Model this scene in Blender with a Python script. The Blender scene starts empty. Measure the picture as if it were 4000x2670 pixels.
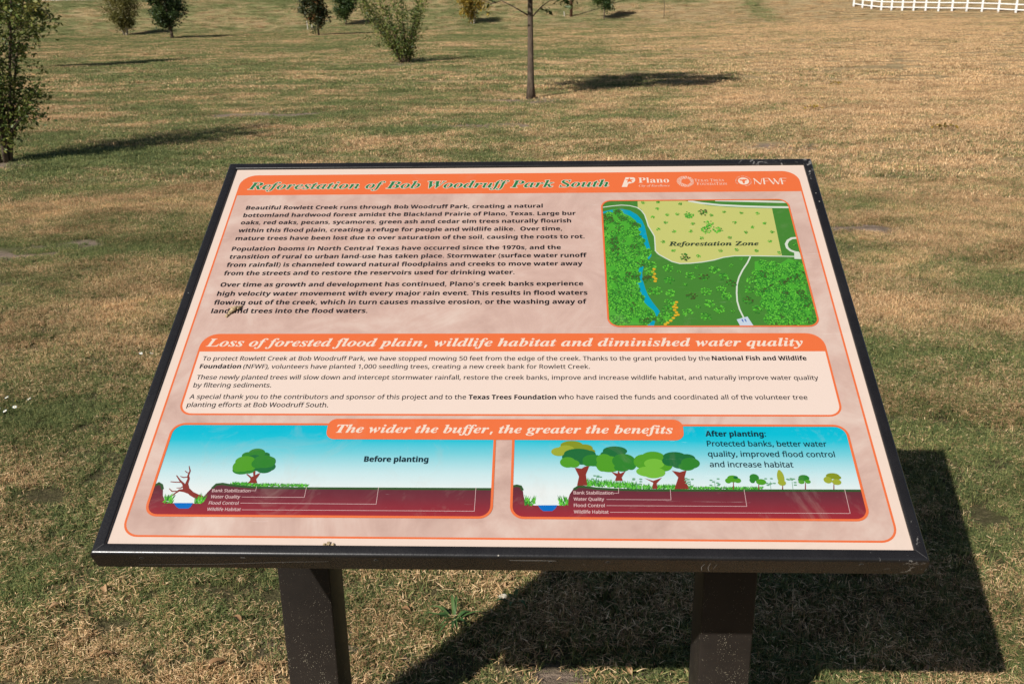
import bpy, bmesh, math, random
import numpy as np
from mathutils import Vector, Matrix

C = bpy.context.scene.collection
sc = bpy.context.scene
random.seed(7)
RNG = np.random.default_rng(11)

# ------------------------------------------------------------------ camera, world, sun, exposure
cam = bpy.data.cameras.new('camera')
cam.lens = 32.42; cam.sensor_width = 36.0; cam.sensor_fit = 'HORIZONTAL'
cam.clip_start = 0.05; cam.clip_end = 3000
cam.dof.use_dof = True; cam.dof.focus_distance = 1.8; cam.dof.aperture_fstop = 16.0
camo = bpy.data.objects.new('camera', cam); C.objects.link(camo)
Rx, Uy, Fw = Vector((.9992, .0383, -.014)), Vector((.0009, .3236, .9462)), Vector((-.0408, .9454, -.3233))
Fw.normalize(); Rx = (Rx - Fw * Rx.dot(Fw)).normalized(); Uy = Rx.cross(Fw)
M = Matrix((Rx, Uy, -Fw)).transposed().to_4x4(); M.translation = Vector((.0706, -1.5942, 1.5494))
camo.matrix_world = M
sc.camera = camo

SUN_AZ, SUN_EL = math.radians(-142.53), math.radians(39.28)
SUN = Vector((math.sin(SUN_AZ) * math.cos(SUN_EL), math.cos(SUN_AZ) * math.cos(SUN_EL), math.sin(SUN_EL)))
w = bpy.data.worlds.new('World'); sc.world = w; w.use_nodes = True
nt = w.node_tree; nt.nodes.clear()
sky = nt.nodes.new('ShaderNodeTexSky'); sky.sky_type = 'NISHITA'; sky.sun_disc = False
sky.sun_elevation = SUN_EL; sky.sun_rotation = SUN_AZ
bg = nt.nodes.new('ShaderNodeBackground'); bg.inputs['Strength'].default_value = 0.05
wo = nt.nodes.new('ShaderNodeOutputWorld')
nt.links.new(sky.outputs[0], bg.inputs[0]); nt.links.new(bg.outputs[0], wo.inputs[0])
sl = bpy.data.lights.new('sun', 'SUN'); sl.energy = 5.0; sl.angle = math.radians(.53); sl.color = (1, .965, .90)
so = bpy.data.objects.new('sun', sl); so.location = (-30, -40, 40)
so.rotation_euler = SUN.to_track_quat('Z', 'Y').to_euler(); C.objects.link(so)
sc.view_settings.view_transform = 'Standard'; sc.view_settings.look = 'None'
sc.view_settings.exposure = 0.30; sc.view_settings.gamma = 1.0; sc.view_settings.use_curve_mapping = False
sc.render.engine = 'CYCLES'
sc.cycles.max_bounces = 6; sc.cycles.transparent_max_bounces = 8

# ------------------------------------------------------------------ helpers
def lin(c):
    c = c / 255.0
    return c / 12.92 if c <= .04045 else ((c + .055) / 1.055) ** 2.4
def alb(rgb, k=.555):
    return tuple(min(.88, lin(v) * k) for v in rgb) + (1,)

class NT:
    """small wrapper to write node materials briefly"""
    def __init__(s, name):
        s.m = bpy.data.materials.new(name); s.m.use_nodes = True
        s.t = s.m.node_tree; s.t.nodes.clear()
        s.out = s.t.nodes.new('ShaderNodeOutputMaterial')
    def n(s, typ, **kw):
        nd = s.t.nodes.new('ShaderNode' + typ)
        for k, v in kw.items():
            if k.startswith('i_'): nd.inputs[k[2:].replace('_', ' ')].default_value = v
            else: setattr(nd, k, v)
        return nd
    def l(s, a, b): s.t.links.new(a, b)
    def noise(s, vec, scale, detail=3, rough=.55, dist=0):
        nd = s.n('TexNoise'); nd.inputs['Scale'].default_value = scale; nd.inputs['Detail'].default_value = detail
        nd.inputs['Roughness'].default_value = rough; nd.inputs['Distortion'].default_value = dist
        if vec is not None: s.l(vec, nd.inputs['Vector'])
        return nd.outputs['Fac']
    def ramp(s, fac, stops, interp='LINEAR'):
        nd = s.n('ValToRGB'); cr = nd.color_ramp; cr.interpolation = interp
        while len(cr.elements) < len(stops): cr.elements.new(.5)
        for e, (p, c) in zip(cr.elements, stops):
            e.position = p; e.color = c if len(c) == 4 else tuple(c) + (1,)
        s.l(fac, nd.inputs[0]); return nd.outputs[0]
    def mix(s, fac, a, b, mode='MIX'):
        nd = s.n('Mix', data_type='RGBA', blend_type=mode)
        for v, k in ((fac, 0), (a, 6), (b, 7)):
            if hasattr(v, 'is_linked') or hasattr(v, 'links'): s.l(v, nd.inputs[k])
            elif isinstance(v, (int, float)): nd.inputs[k].default_value = v
            else: nd.inputs[k].default_value = v if len(v) == 4 else tuple(v) + (1,)
        return nd.outputs[2]
    def math(s, op, a, b=0.0, c=None, clamp=False):
        nd = s.n('Math', operation=op, use_clamp=clamp)
        for i, v in enumerate((a, b, c)):
            if v is None: continue
            if isinstance(v, (int, float)): nd.inputs[i].default_value = v
            else: s.l(v, nd.inputs[i])
        return nd.outputs[0]
    def bsdf(s, col, rough=.6, spec=.4, metal=0, bump=None, bstr=.3, bdist=.01):
        p = s.n('BsdfPrincipled')
        for v, k in ((col, 'Base Color'), (rough, 'Roughness'), (spec, 'Specular IOR Level'), (metal, 'Metallic')):
            if isinstance(v, (int, float)): p.inputs[k].default_value = v
            elif isinstance(v, tuple): p.inputs[k].default_value = v if len(v) == 4 else v + (1,)
            else: s.l(v, p.inputs[k])
        if bump is not None:
            b = s.n('Bump'); b.inputs['Strength'].default_value = bstr; b.inputs['Distance'].default_value = bdist
            s.l(bump, b.inputs['Height']); s.l(b.outputs[0], p.inputs['Normal'])
        s.l(p.outputs[0], s.out.inputs[0]); return p

def mesh_obj(name, verts, faces, mat=None, parent=None, uv=None, attr=None, smooth=False, angle=None):
    me = bpy.data.meshes.new(name)
    me.from_pydata([tuple(v) for v in verts], [], [tuple(f) for f in faces]) if not isinstance(verts, np.ndarray) else np_mesh(me, verts, faces)
    if uv is not None:
        l = me.uv_layers.new(name='UVMap'); idx = np.empty(len(me.loops), dtype=np.int32); me.loops.foreach_get('vertex_index', idx)
        l.data.foreach_set('uv', np.asarray(uv, dtype=np.float32)[idx].ravel())
    if attr:
        for k, v in attr.items():
            a = me.attributes.new(k, 'FLOAT', 'POINT'); a.data.foreach_set('value', np.asarray(v, dtype=np.float32))
    me.update()
    if mat: me.materials.append(mat)
    if smooth or angle:
        me.shade_smooth()
        if angle: me.set_sharp_from_angle(angle=math.radians(angle))
    o = bpy.data.objects.new(name, me); C.objects.link(o)
    if parent: o.parent = parent
    return o
def np_mesh(me, V, F):
    V = np.asarray(V, dtype=np.float32); F = np.asarray(F, dtype=np.int32); k = F.shape[1]
    me.vertices.add(len(V)); me.vertices.foreach_set('co', V.ravel())
    me.loops.add(F.size); me.loops.foreach_set('vertex_index', F.ravel())
    me.polygons.add(len(F)); me.polygons.foreach_set('loop_start', np.arange(0, F.size, k, dtype=np.int32))
    me.update(calc_edges=True); me.validate()
def empty(name, loc, label=None, cat=None, group=None):
    o = bpy.data.objects.new(name, None); o.location = loc; o.empty_display_size = .1; C.objects.link(o)
    if label: tag(o, label, cat, group)
    return o
def tag(o, label=None, cat=None, group=None, kind=None):
    if label: o['label'] = label
    if cat: o['category'] = cat
    if group: o['group'] = group
    if kind: o['kind'] = kind
    return o

class MB:
    """collects verts / faces"""
    def __init__(s): s.v = []; s.f = []; s.t = []
    def add(s, v, f, tone=None):
        b = len(s.v); s.v += [tuple(p) for p in v]; s.f += [tuple(i + b for i in q) for q in f]
        s.t += [tone if tone is not None else 0.5] * len(v)
    def tube(s, pts, rads, n=6, cap=True):
        pts = [Vector(p) for p in pts]; b = len(s.v); prev = None
        for i, p in enumerate(pts):
            d = (pts[min(i + 1, len(pts) - 1)] - pts[max(i - 1, 0)])
            d = d.normalized() if d.length > 1e-9 else Vector((0, 0, 1))
            a = prev if prev is not None else (Vector((1, 0, 0)) if abs(d.x) < .8 else Vector((0, 1, 0)))
            a = (a - d * a.dot(d)).normalized(); c = d.cross(a); prev = a
            for k in range(n):
                t = 2 * math.pi * k / n
                s.v.append(tuple(p + (a * math.cos(t) + c * math.sin(t)) * rads[i])); s.t.append(.5)
        for i in range(len(pts) - 1):
            for k in range(n):
                k2 = (k + 1) % n
                s.f.append((b + i * n + k, b + i * n + k2, b + (i + 1) * n + k2, b + (i + 1) * n + k))
        if cap:
            s.f.append(tuple(b + k for k in reversed(range(n)))); e = b + (len(pts) - 1) * n
            s.f.append(tuple(e + k for k in range(n)))
    def box(s, x0, x1, y0, y1, z0, z1):
        v = [(x, y, z) for x in (x0, x1) for y in (y0, y1) for z in (z0, z1)]
        s.add(v, [(0, 1, 3, 2), (4, 6, 7, 5), (0, 4, 5, 1), (2, 3, 7, 6), (0, 2, 6, 4), (1, 5, 7, 3)])
    def build(s, name, mat, parent=None, smooth=False, angle=None):
        return mesh_obj(name, s.v, s.f, mat, parent, attr={'tone': s.t}, smooth=smooth, angle=angle)

# ------------------------------------------------------------------ terrain
def sp(a, k): return np.logaddexp(0, np.asarray(a, dtype=float) / k) * k
def height(x, y):
    x = np.asarray(x, dtype=float); y = np.asarray(y, dtype=float)
    z = .025 * sp(y - 5, 2) + .016 * sp(x - 8, 3) * np.clip((y - 8) / 30, 0, 1)
    t = np.clip((y - 59) / 17, 0, 1); z = z + (3 * t * t - 2 * t ** 3) * 2.25
    z = z - .025 * sp(y - 90, 3)            # levels out beyond the levee
    # small undulations away from the sign
    r = np.clip((y - 3) / 20, 0, 1)
    return z + r * .02 * (np.sin(x * .7 + y * .31) + np.sin(x * .23 - y * .57 + 1.3))
def gz(x, y): return float(height(x, y))

BARE = [(-3.95, 4.80, .50, .13), (-3.45, 5.14, .42, .10), (-4.3, 14.0, .75, .35), (-5.2, 13.9, .6, .2), (2.45, 5.5, .30, .22), (-.30, 15.95, .75, .55),
        (-.50, .47, .20, .05), (.22, .33, .26, .05), (-.27, .36, .16, .06), (-1.0, 12.2, .9, .25), (3.0, 9.8, .5, .3), (-6.4, 9.0, .5, .25), (-4.28, 27.2, .6, .5), (-13.3, 54.0, .9, .8), (-21.2, 52.3, .8, .8)]
def bare(x, y):
    x = np.asarray(x, dtype=float); y = np.asarray(y, dtype=float); b = np.zeros(np.broadcast(x, y).shape)
    wob = .22 * np.sin(x * 9 + y * 4) + .18 * np.sin(y * 13 - x * 6) + .12 * np.sin(x * 23 + 1)
    for cx, cy, rx, ry in BARE:
        d = np.sqrt(((x - cx) / rx) ** 2 + ((y - cy) / ry) ** 2)
        b = np.maximum(b, np.clip(1.7 - d * 1.25 + wob, 0, 1))
    return b
def lush(x, y):
    b = .6 * np.exp(-(((x - 14.4) / .8) ** 2)) * np.clip((y - 60) / 3, 0, 1)
    for cx, cy, rx, ry, k in [(-1.95, 11.7, .55, .35, .9), (-1.7, .75, .6, .45, .5), (1.9, 2.6, .9, .35, .55), (-3.0, 5.0, 1.2, .3, .4), (-2.2, 1.95, .35, .25, .6), (-5.6, 9.3, .9, .5, .6)]:
        b = np.maximum(b, k * np.exp(-(((x - cx) / rx) ** 2 + ((y - cy) / ry) ** 2)))
    return b
def dry(x, y):     # the dry, straw coloured strip that runs away to the right
    c = 1.5 + .33 * y
    return np.clip(np.exp(-(((x - c) / (1.5 + .20 * y)) ** 2)) * np.clip((y - 5) / 6, 0, 1), 0, 1)

# colour of the sward: the same patches drive the ground sheet and the blades on it
def patch_nodes(s, far=True):
    geo = s.n('NewGeometry'); pos = geo.outputs['Position']
    mp = s.n('Mapping'); mp.inputs['Scale'].default_value = (.8, 1.1, 0); s.l(pos, mp.inputs[0]); v = mp.outputs[0]
    a = s.noise(v, .16, 3, .6, .4); b = s.noise(v, .85, 4, .65, .6); c = s.noise(v, 4.5, 3, .6)
    p = s.math('ADD', s.math('MULTIPLY', a, .35), s.math('ADD', s.math('MULTIPLY', b, .5), s.math('MULTIPLY', c, .15)))
    return v, p, b, c

def greens(s, tone, p, dryf):
    """returns the sward colour for patch value p (0..1, high = dry)"""
    pass

def mat_ground():
    s = NT('lawn soil and far turf')
    v, p, b, c = patch_nodes(s)
    at_b = s.n('Attribute', attribute_name='bare').outputs['Fac']; at_l = s.n('Attribute', attribute_name='lush').outputs['Fac']; at_d = s.n('Attribute', attribute_name='dryness').outputs['Fac']
    pd = s.math('SUBTRACT', s.math('ADD', p, s.math('MULTIPLY', at_d, .18)), s.math('MULTIPLY', at_l, .35))
    turf = s.ramp(pd, [(.42, (.118, .130, .050)), (.48, (.166, .158, .072)), (.52, (.215, .180, .088)), (.59, (.275, .205, .112))])
    f = s.noise(v, 38, 4, .75); g = s.noise(v, 9, 3, .6)
    turf = s.mix(1.0, turf, s.ramp(f, [(.3, (.50, .50, .48)), (.5, (.95, .95, .93)), (.72, (1.5, 1.45, 1.4))]), 'MULTIPLY')
    turf = s.mix(1.0, turf, s.ramp(s.noise(v, 1.6, 4, .7, .8), [(.36, (.92, .88, .85)), (.5, (1.15, 1.15, 1.14)), (.64, (1.35, 1.34, 1.3))]), 'MULTIPLY')
    turf = s.mix(1.0, turf, s.ramp(g, [(.3, (.78, .80, .80)), (.7, (1.15, 1.12, 1.1))]), 'MULTIPLY')
    # thatch near the sign, its colour darkened for the shaded gaps between blades
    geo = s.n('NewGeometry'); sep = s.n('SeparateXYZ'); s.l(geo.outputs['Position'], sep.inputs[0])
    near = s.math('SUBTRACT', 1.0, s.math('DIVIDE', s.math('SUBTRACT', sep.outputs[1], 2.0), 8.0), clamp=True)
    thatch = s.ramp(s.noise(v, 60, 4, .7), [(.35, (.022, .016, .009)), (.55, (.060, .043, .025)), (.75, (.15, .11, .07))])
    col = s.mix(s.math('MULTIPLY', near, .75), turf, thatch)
    soil = s.ramp(s.noise(v, 14, 5, .75), [(.35, (.12, .088, .066)), (.6, (.27, .20, .155))])
    col = s.mix(s.math('MULTIPLY', at_b, .9), col, soil)
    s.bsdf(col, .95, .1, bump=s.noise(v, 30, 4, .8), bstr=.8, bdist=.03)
    return s.m

def mat_blade(kind='near'):
    s = NT('grass blades ' + kind)
    v, p, b, c = patch_nodes(s)
    tone = s.n('Attribute', attribute_name='tone').outputs['Fac']
    lsh = s.n('Attribute', attribute_name='inst_lush', attribute_type='INSTANCER').outputs['Fac']
    # share of dry blades follows the patches
    if kind == 'near':
        dryness = s.ramp(p, [(.40, (.16,) * 3), (.50, (.48,) * 3), (.59, (.84,) * 3)])
    else:
        dryness = s.ramp(p, [(.42, (.12,) * 3), (.51, (.42,) * 3), (.60, (.80,) * 3)])
    dryness = s.math('ADD', dryness, lsh)
    isdry = s.math('LESS_THAN', tone, dryness)
    t2 = s.math('FRACT', s.math('MULTIPLY', tone, 17.3)); t3 = s.math('FRACT', s.math('MULTIPLY', tone, 71.7))
    straw = s.ramp(t2, [(0, (.13, .085, .042)), (.35, (.30, .205, .105)), (.7, (.48, .36, .19)), (1, (.68, .56, .34))])
    green = s.ramp(t3, [(0, (.035, .065, .020)), (.5, (.090, .125, .044)), (.85, (.165, .190, .070)), (1, (.28, .30, .12))])
    col = s.mix(isdry, green, straw)
    col = s.mix(1.0, col, s.ramp(s.noise(v, 1.6, 4, .7, .8), [(.36, (.76, .72, .68)), (.5, (.96, .96, .95)), (.64, (1.14, 1.13, 1.08))]), 'MULTIPLY')
    col = s.mix(1.0, col, (1.66, 1.50, 1.52) if kind == 'far' else (1.62, 1.44, 1.42), 'MULTIPLY')
    pb = s.bsdf(col, .6, .25)
    tr = s.n('BsdfTranslucent'); s.l(col, tr.inputs[0]); mx = s.n('MixShader'); mx.inputs[0].default_value = .22
    s.l(pb.outputs[0], mx.inputs[1]); s.l(tr.outputs[0], mx.inputs[2]); s.l(mx.outputs[0], s.out.inputs[0])
    return s.m

def axis(pairs):
    out = [pairs[0][0]]
    for (a, _), (b, st) in zip(pairs, pairs[1:]):
        n = max(1, int(round((b - a) / st))); out += list(np.linspace(a, b, n + 1)[1:])
    return np.array(out)
GX = axis([(-400, 0), (-120, 20), (-60, 5), (-30, 2), (-14, .5), (-6, .14), (6, .06), (14, .2), (34, 1), (60, 4), (120, 15), (400, 40)])
GY = axis([(-60, 0), (-10, 5), (-1, .6), (7, .06), (17, .14), (30, .4), (56, 1.3), (80, .8), (100, 4), (180, 10), (700, 60)])
X, Y = np.meshgrid(GX, GY); Zz = height(X, Y)
V = np.stack([X.ravel(), Y.ravel(), Zz.ravel()], 1); nx = len(GX); ny = len(GY)
ii, jj = np.meshgrid(np.arange(nx - 1), np.arange(ny - 1)); a0 = (jj * nx + ii).ravel()
Fq = np.stack([a0, a0 + 1, a0 + nx + 1, a0 + nx], 1)
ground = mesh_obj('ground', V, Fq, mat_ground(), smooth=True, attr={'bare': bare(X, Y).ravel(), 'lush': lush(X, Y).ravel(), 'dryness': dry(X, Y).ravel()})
tag(ground, 'wide mown lawn turning from green to straw, rising to a low bank', kind='structure')

# pale gravel path along the crest of the bank
mp_ = NT('crest path'); gp = mp_.n('NewGeometry').outputs['Position']
mp_.bsdf(mp_.ramp(mp_.noise(gp, 3, 4, .7), [(.3, (.40, .35, .27)), (.7, (.58, .52, .42))]), .95, .1)
xs = np.arange(-160, 90, 2.0); mb = MB()
pv = []
for x_ in xs:
    for y_, dz in ((76.0, 0.02), (76.05, .07), (79.4, .07), (79.5, .02)): pv.append((x_, y_, gz(x_, y_) + dz))
pf = [(4 * i + k, 4 * i + 4 + k, 4 * i + 5 + k, 4 * i + 1 + k) for i in range(len(xs) - 1) for k in range(3)]
tag(mesh_obj('path', pv, pf, mp_.m), 'pale path along the top of the far bank', kind='structure')

# ------------------------------------------------------------------ sign
TAU = math.radians(30.21); Z0 = 1.0415
PV = Vector((0, math.cos(TAU), math.sin(TAU))); PN = Vector((0, -math.sin(TAU), math.cos(TAU)))
SIGN_LOC = Vector((0, .0375, 0))
def pl(x, v, n): return Vector((x / 1000, 0, 0)) + PV * (v / 1000) + PN * (n / 1000) + Vector((0, 0, Z0)) - SIGN_LOC
def mat_metal(name, wear=True):
    s = NT(name); tc = s.n('TexCoord').outputs['Object']
    base = s.ramp(s.noise(tc, 7, 4, .7), [(.3, (.0075, .0066, .0066)), (.7, (.012, .0108, .0108))])
    grit = s.noise(tc, 420, 2, .6)
    scr = s.noise(tc, 34, 5, .85, 1.5)
    # wear gathered round the far right corner and the near right corner, faint elsewhere
    def near(pt, rad):
        d = s.n('VectorMath', operation='DISTANCE'); s.l(tc, d.inputs[0]); d.inputs[1].default_value = pt
        return s.math('SUBTRACT', 1.0, s.math('DIVIDE', d.outputs['Value'], rad), clamp=True)
    c1 = pl(612, 462, 0); c2 = pl(600, -465, -25); c3 = pl(500, 462, 0); c4 = pl(200, -466, -10)
    m = s.math('MAXIMUM', near(c1, .16), s.math('MAXIMUM', s.math('MULTIPLY', near(c2, .16), .8), s.math('MAXIMUM', s.math('MULTIPLY', near(c3, .09), .9), s.math('MULTIPLY', near(c4, .2), .35))))
    thr = s.math('SUBTRACT', .73, s.math('MULTIPLY', m, .20))
    wr = s.math('MULTIPLY', s.math('GREATER_THAN', scr, thr), .55)
    fl = s.n('TexVoronoi', feature='F1'); fl.inputs['Scale'].default_value = 60; s.l(tc, fl.inputs[0])
    fleck = s.math('MULTIPLY', s.math('LESS_THAN', fl.outputs['Distance'], .07), s.math('GREATER_THAN', s.n('SeparateColor').outputs[0] if False else s.noise(tc, 21, 2), .60))
    col = s.mix(wr, base, (.30, .28, .26)); col = s.mix(s.math('MULTIPLY', fleck, .7), col, (.45, .42, .36))
    dust = s.math('MULTIPLY', s.math('SUBTRACT', s.noise(tc, 5, 5, .75, .8), .47, clamp=True), .16)
    col = s.mix(dust, col, (.16, .14, .13))
    s.bsdf(col, s.ramp(grit, [(.3, (.24,) * 3), (.7, (.36,) * 3)]), .55, bump=grit, bstr=.08, bdist=.0006)
    return s.m
def mat_post():
    s = NT('dark bronze post, flecked with mown grass'); tc = s.n('TexCoord').outputs['Object']
    base = s.ramp(s.noise(tc, 6, 4, .7), [(.3, (.0065, .0048, .0040)), (.7, (.0115, .0085, .0068))])
    sep = s.n('SeparateXYZ'); s.l(tc, sep.inputs[0])
    low = s.math('SUBTRACT', 1.0, s.math('DIVIDE', s.math('SUBTRACT', sep.outputs[2], .10), .55), clamp=True)   # more flecks low down
    mp = s.n('Mapping'); mp.inputs['Scale'].default_value = (1, 1, .55); mp.inputs['Rotation'].default_value = (0, .5, 0); s.l(tc, mp.inputs[0])
    fl = s.n('TexVoronoi', feature='F1'); fl.inputs['Scale'].default_value = 430; s.l(mp.outputs[0], fl.inputs[0])
    cl = s.noise(tc, 26, 3, .7)
    lim = s.math('MULTIPLY', s.math('ADD', s.math('MULTIPLY', low, .42), .10), s.math('MULTIPLY', s.math('SUBTRACT', cl, .32, clamp=True), 2.6))
    fleck = s.math('LESS_THAN', fl.outputs['Distance'], lim)
    pick = s.n('SeparateColor'); s.l(fl.outputs['Color'], pick.inputs[0])
    fleck = s.math('MULTIPLY', fleck, s.math('GREATER_THAN', pick.outputs[0], .45))
    col = s.mix(s.math('MULTIPLY', fleck, .6), base, s.mix(pick.outputs[1], (.22, .19, .12), (.50, .44, .34)))
    dust = s.math('MULTIPLY', s.math('MULTIPLY', low, s.noise(tc, 12, 5, .8)), .12)
    col = s.mix(dust, col, (.24, .19, .15))
    s.bsdf(col, .55, .35, bump=s.noise(tc, 300, 2), bstr=.1, bdist=.0006)
    return s.m
M_FRAME = mat_metal('dark bronze powder coat'); M_POST = mat_post()

sign = empty('information_sign', SIGN_LOC, 'large slanted park information board in a dark metal frame on two square posts', 'information sign')
IX, IY, BW = 606.3, 450.3, 18.7
prof = [(0, -9), (0, -2.6)] + [(2.6 - 2.6 * math.cos(t), -2.6 + 2.6 * math.sin(t)) for t in (math.pi / 6, math.pi / 3, math.pi / 2)]
R_ = 5.5
prof += [(BW - R_ + R_ * math.sin(t), -R_ + R_ * math.cos(t)) for t in [i * math.pi / 16 for i in range(9)]]
prof += [(BW, -40.3), (BW - .8, -41.3), (0, -41.3)]
def frame_bar(a, b):
    """a, b = signs of the two corners"""
    v = []; n = len(prof)
    for sx, sy in (a, b):
        for o, h in prof: v.append(pl(sx * (IX + o), sy * (IY + o), h))
    f = [(k, (k + 1) % n, n + (k + 1) % n, n + k) for k in range(n)] + [tuple(reversed(range(n))), tuple(range(n, 2 * n))]
    o = mesh_obj('frame_bar', v, f, M_FRAME, sign, angle=32)
    bm = bmesh.new(); bm.from_mesh(o.data); bmesh.ops.recalc_face_normals(bm, faces=bm.faces); bm.to_mesh(o.data); bm.free()
    return o
CN = [(-1, -1), (1, -1), (1, 1), (-1, 1)]
bars = [frame_bar(CN[i], CN[(i + 1) % 4]) for i in range(4)]
bars[0]['label'] = 'near lower frame bar with small screw holes and scratches'
bars[1]['label'] = 'right frame bar'; bars[2]['label'] = 'far upper frame bar with chipped paint at its right end'; bars[3]['label'] = 'left frame bar'
# little screw holes on the near fascia
M_HOLE = NT('screw hole'); M_HOLE.bsdf((.004, .004, .004), .9, .1); M_RIM = NT('bare metal rim'); M_RIM.bsdf((.10, .09, .08), .5, .5)
for hx in (-548, -190, 72, 157, 528):
    mbh = MB(); n = 12; rim = [pl(hx + 3.6 * math.cos(t), -IY - BW - .25, -12 + 3.0 * math.sin(t)) for t in [2 * math.pi * i / n for i in range(n)]]
    inn = [pl(hx + 2.6 * math.cos(t), -IY - BW - .5, -11.4 + 2.0 * math.sin(t)) for t in [2 * math.pi * i / n for i in range(n)]]
    mbh.add(rim + inn, [(i, (i + 1) % n, n + (i + 1) % n, n + i) for i in range(n)])
    ro = mbh.build('screw_hole', M_RIM.m, sign); ro.data.materials.append(M_HOLE.m)
    bmx = bmesh.new(); bmx.from_mesh(ro.data); bmx.verts.ensure_lookup_table(); fc = bmx.faces.new([bmx.verts[n + i] for i in range(n)]); fc.material_index = 1; bmx.to_mesh(ro.data); bmx.free()

# pale scratches on the near fascia
M_SCR = NT('scratched paint'); M_SCR.bsdf((.30, .28, .26), .7, .2)
for pts, wd in ([[(-560, -33), (-430, -28), (-330, -20), (-262, -17)], .7], [[(-335, -20), (-333, -24)], 1.0], [[(10, -8.2), (35, -8.6), (58, -8.2), (80, -8.8)], 1.6], [[(300, -14), (296, -24), (298, -36)], .9], [[(308, -12), (306, -26), (309, -37)], .8], [[(318, -16), (314, -30)], .7], [[(-395, -7), (-388, -7.5)], 2.6]):
    v = []
    for k, (a, b) in enumerate(pts):
        dx = pts[min(k + 1, len(pts) - 1)][0] - pts[max(k - 1, 0)][0]; dn = pts[min(k + 1, len(pts) - 1)][1] - pts[max(k - 1, 0)][1]; q = math.hypot(dx, dn) or 1; w_ = wd / 2 * (.6 if k in (0, len(pts) - 1) else 1)
        v += [pl(a + dn / q * w_, -IY - BW - .2, b - dx / q * w_), pl(a - dn / q * w_, -IY - BW - .2, b + dx / q * w_)]
    mesh_obj('scratch', v, [(2 * k, 2 * k + 1, 2 * k + 3, 2 * k + 2) for k in range(len(pts) - 1)], M_SCR.m, sign)

# mitre seams at the two near corners
M_SEAM = NT('ground mitre seam'); M_SEAM.bsdf((.075, .07, .068), .6, .3)
for sx in (-1, 1):
    a_, b_ = (sx * (IX + 1.2), -IY - 1.2), (sx * (IX + BW - 4.5), -IY - BW + 4.5); d_ = .45
    mesh_obj('seam', [pl(a_[0] - d_, a_[1], .12), pl(a_[0] + d_, a_[1], .12), pl(b_[0] + d_, b_[1], .12), pl(b_[0] - d_, b_[1], .12)], [(0, 1, 2, 3)], M_SEAM.m, sign)

# posts
def post(x0, x1):
    y0, y1 = -.015 - SIGN_LOC.y, .090 - SIGN_LOC.y; z1f = Z0 - .05 + (-.015) * math.tan(TAU); z1b = Z0 - .05 + .09 * math.tan(TAU)
    bm = bmesh.new(); z0 = -.25
    vs = [bm.verts.new(p) for p in [(x0, y0, z0), (x1, y0, z0), (x1, y1, z0), (x0, y1, z0), (x0, y0, z1f), (x1, y0, z1f), (x1, y1, z1b), (x0, y1, z1b)]]
    for q in [(0, 3, 2, 1), (4, 5, 6, 7), (0, 1, 5, 4), (1, 2, 6, 5), (2, 3, 7, 6), (3, 0, 4, 7)]: bm.faces.new([vs[i] for i in q])
    es = [e for e in bm.edges if abs(e.verts[0].co.x - e.verts[1].co.x) < 1e-6 and abs(e.verts[0].co.y - e.verts[1].co.y) < 1e-6]
    bmesh.ops.bevel(bm, geom=es, offset=.004, segments=3, affect='EDGES', profile=.5)
    me = bpy.data.meshes.new('post'); bm.to_mesh(me); bm.free(); me.materials.append(M_POST); me.shade_smooth(); me.set_sharp_from_angle(angle=math.radians(40))
    o = bpy.data.objects.new('post', me); C.objects.link(o); o.parent = sign; return o
post(-.475, -.370); post(.373, .478)

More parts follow.
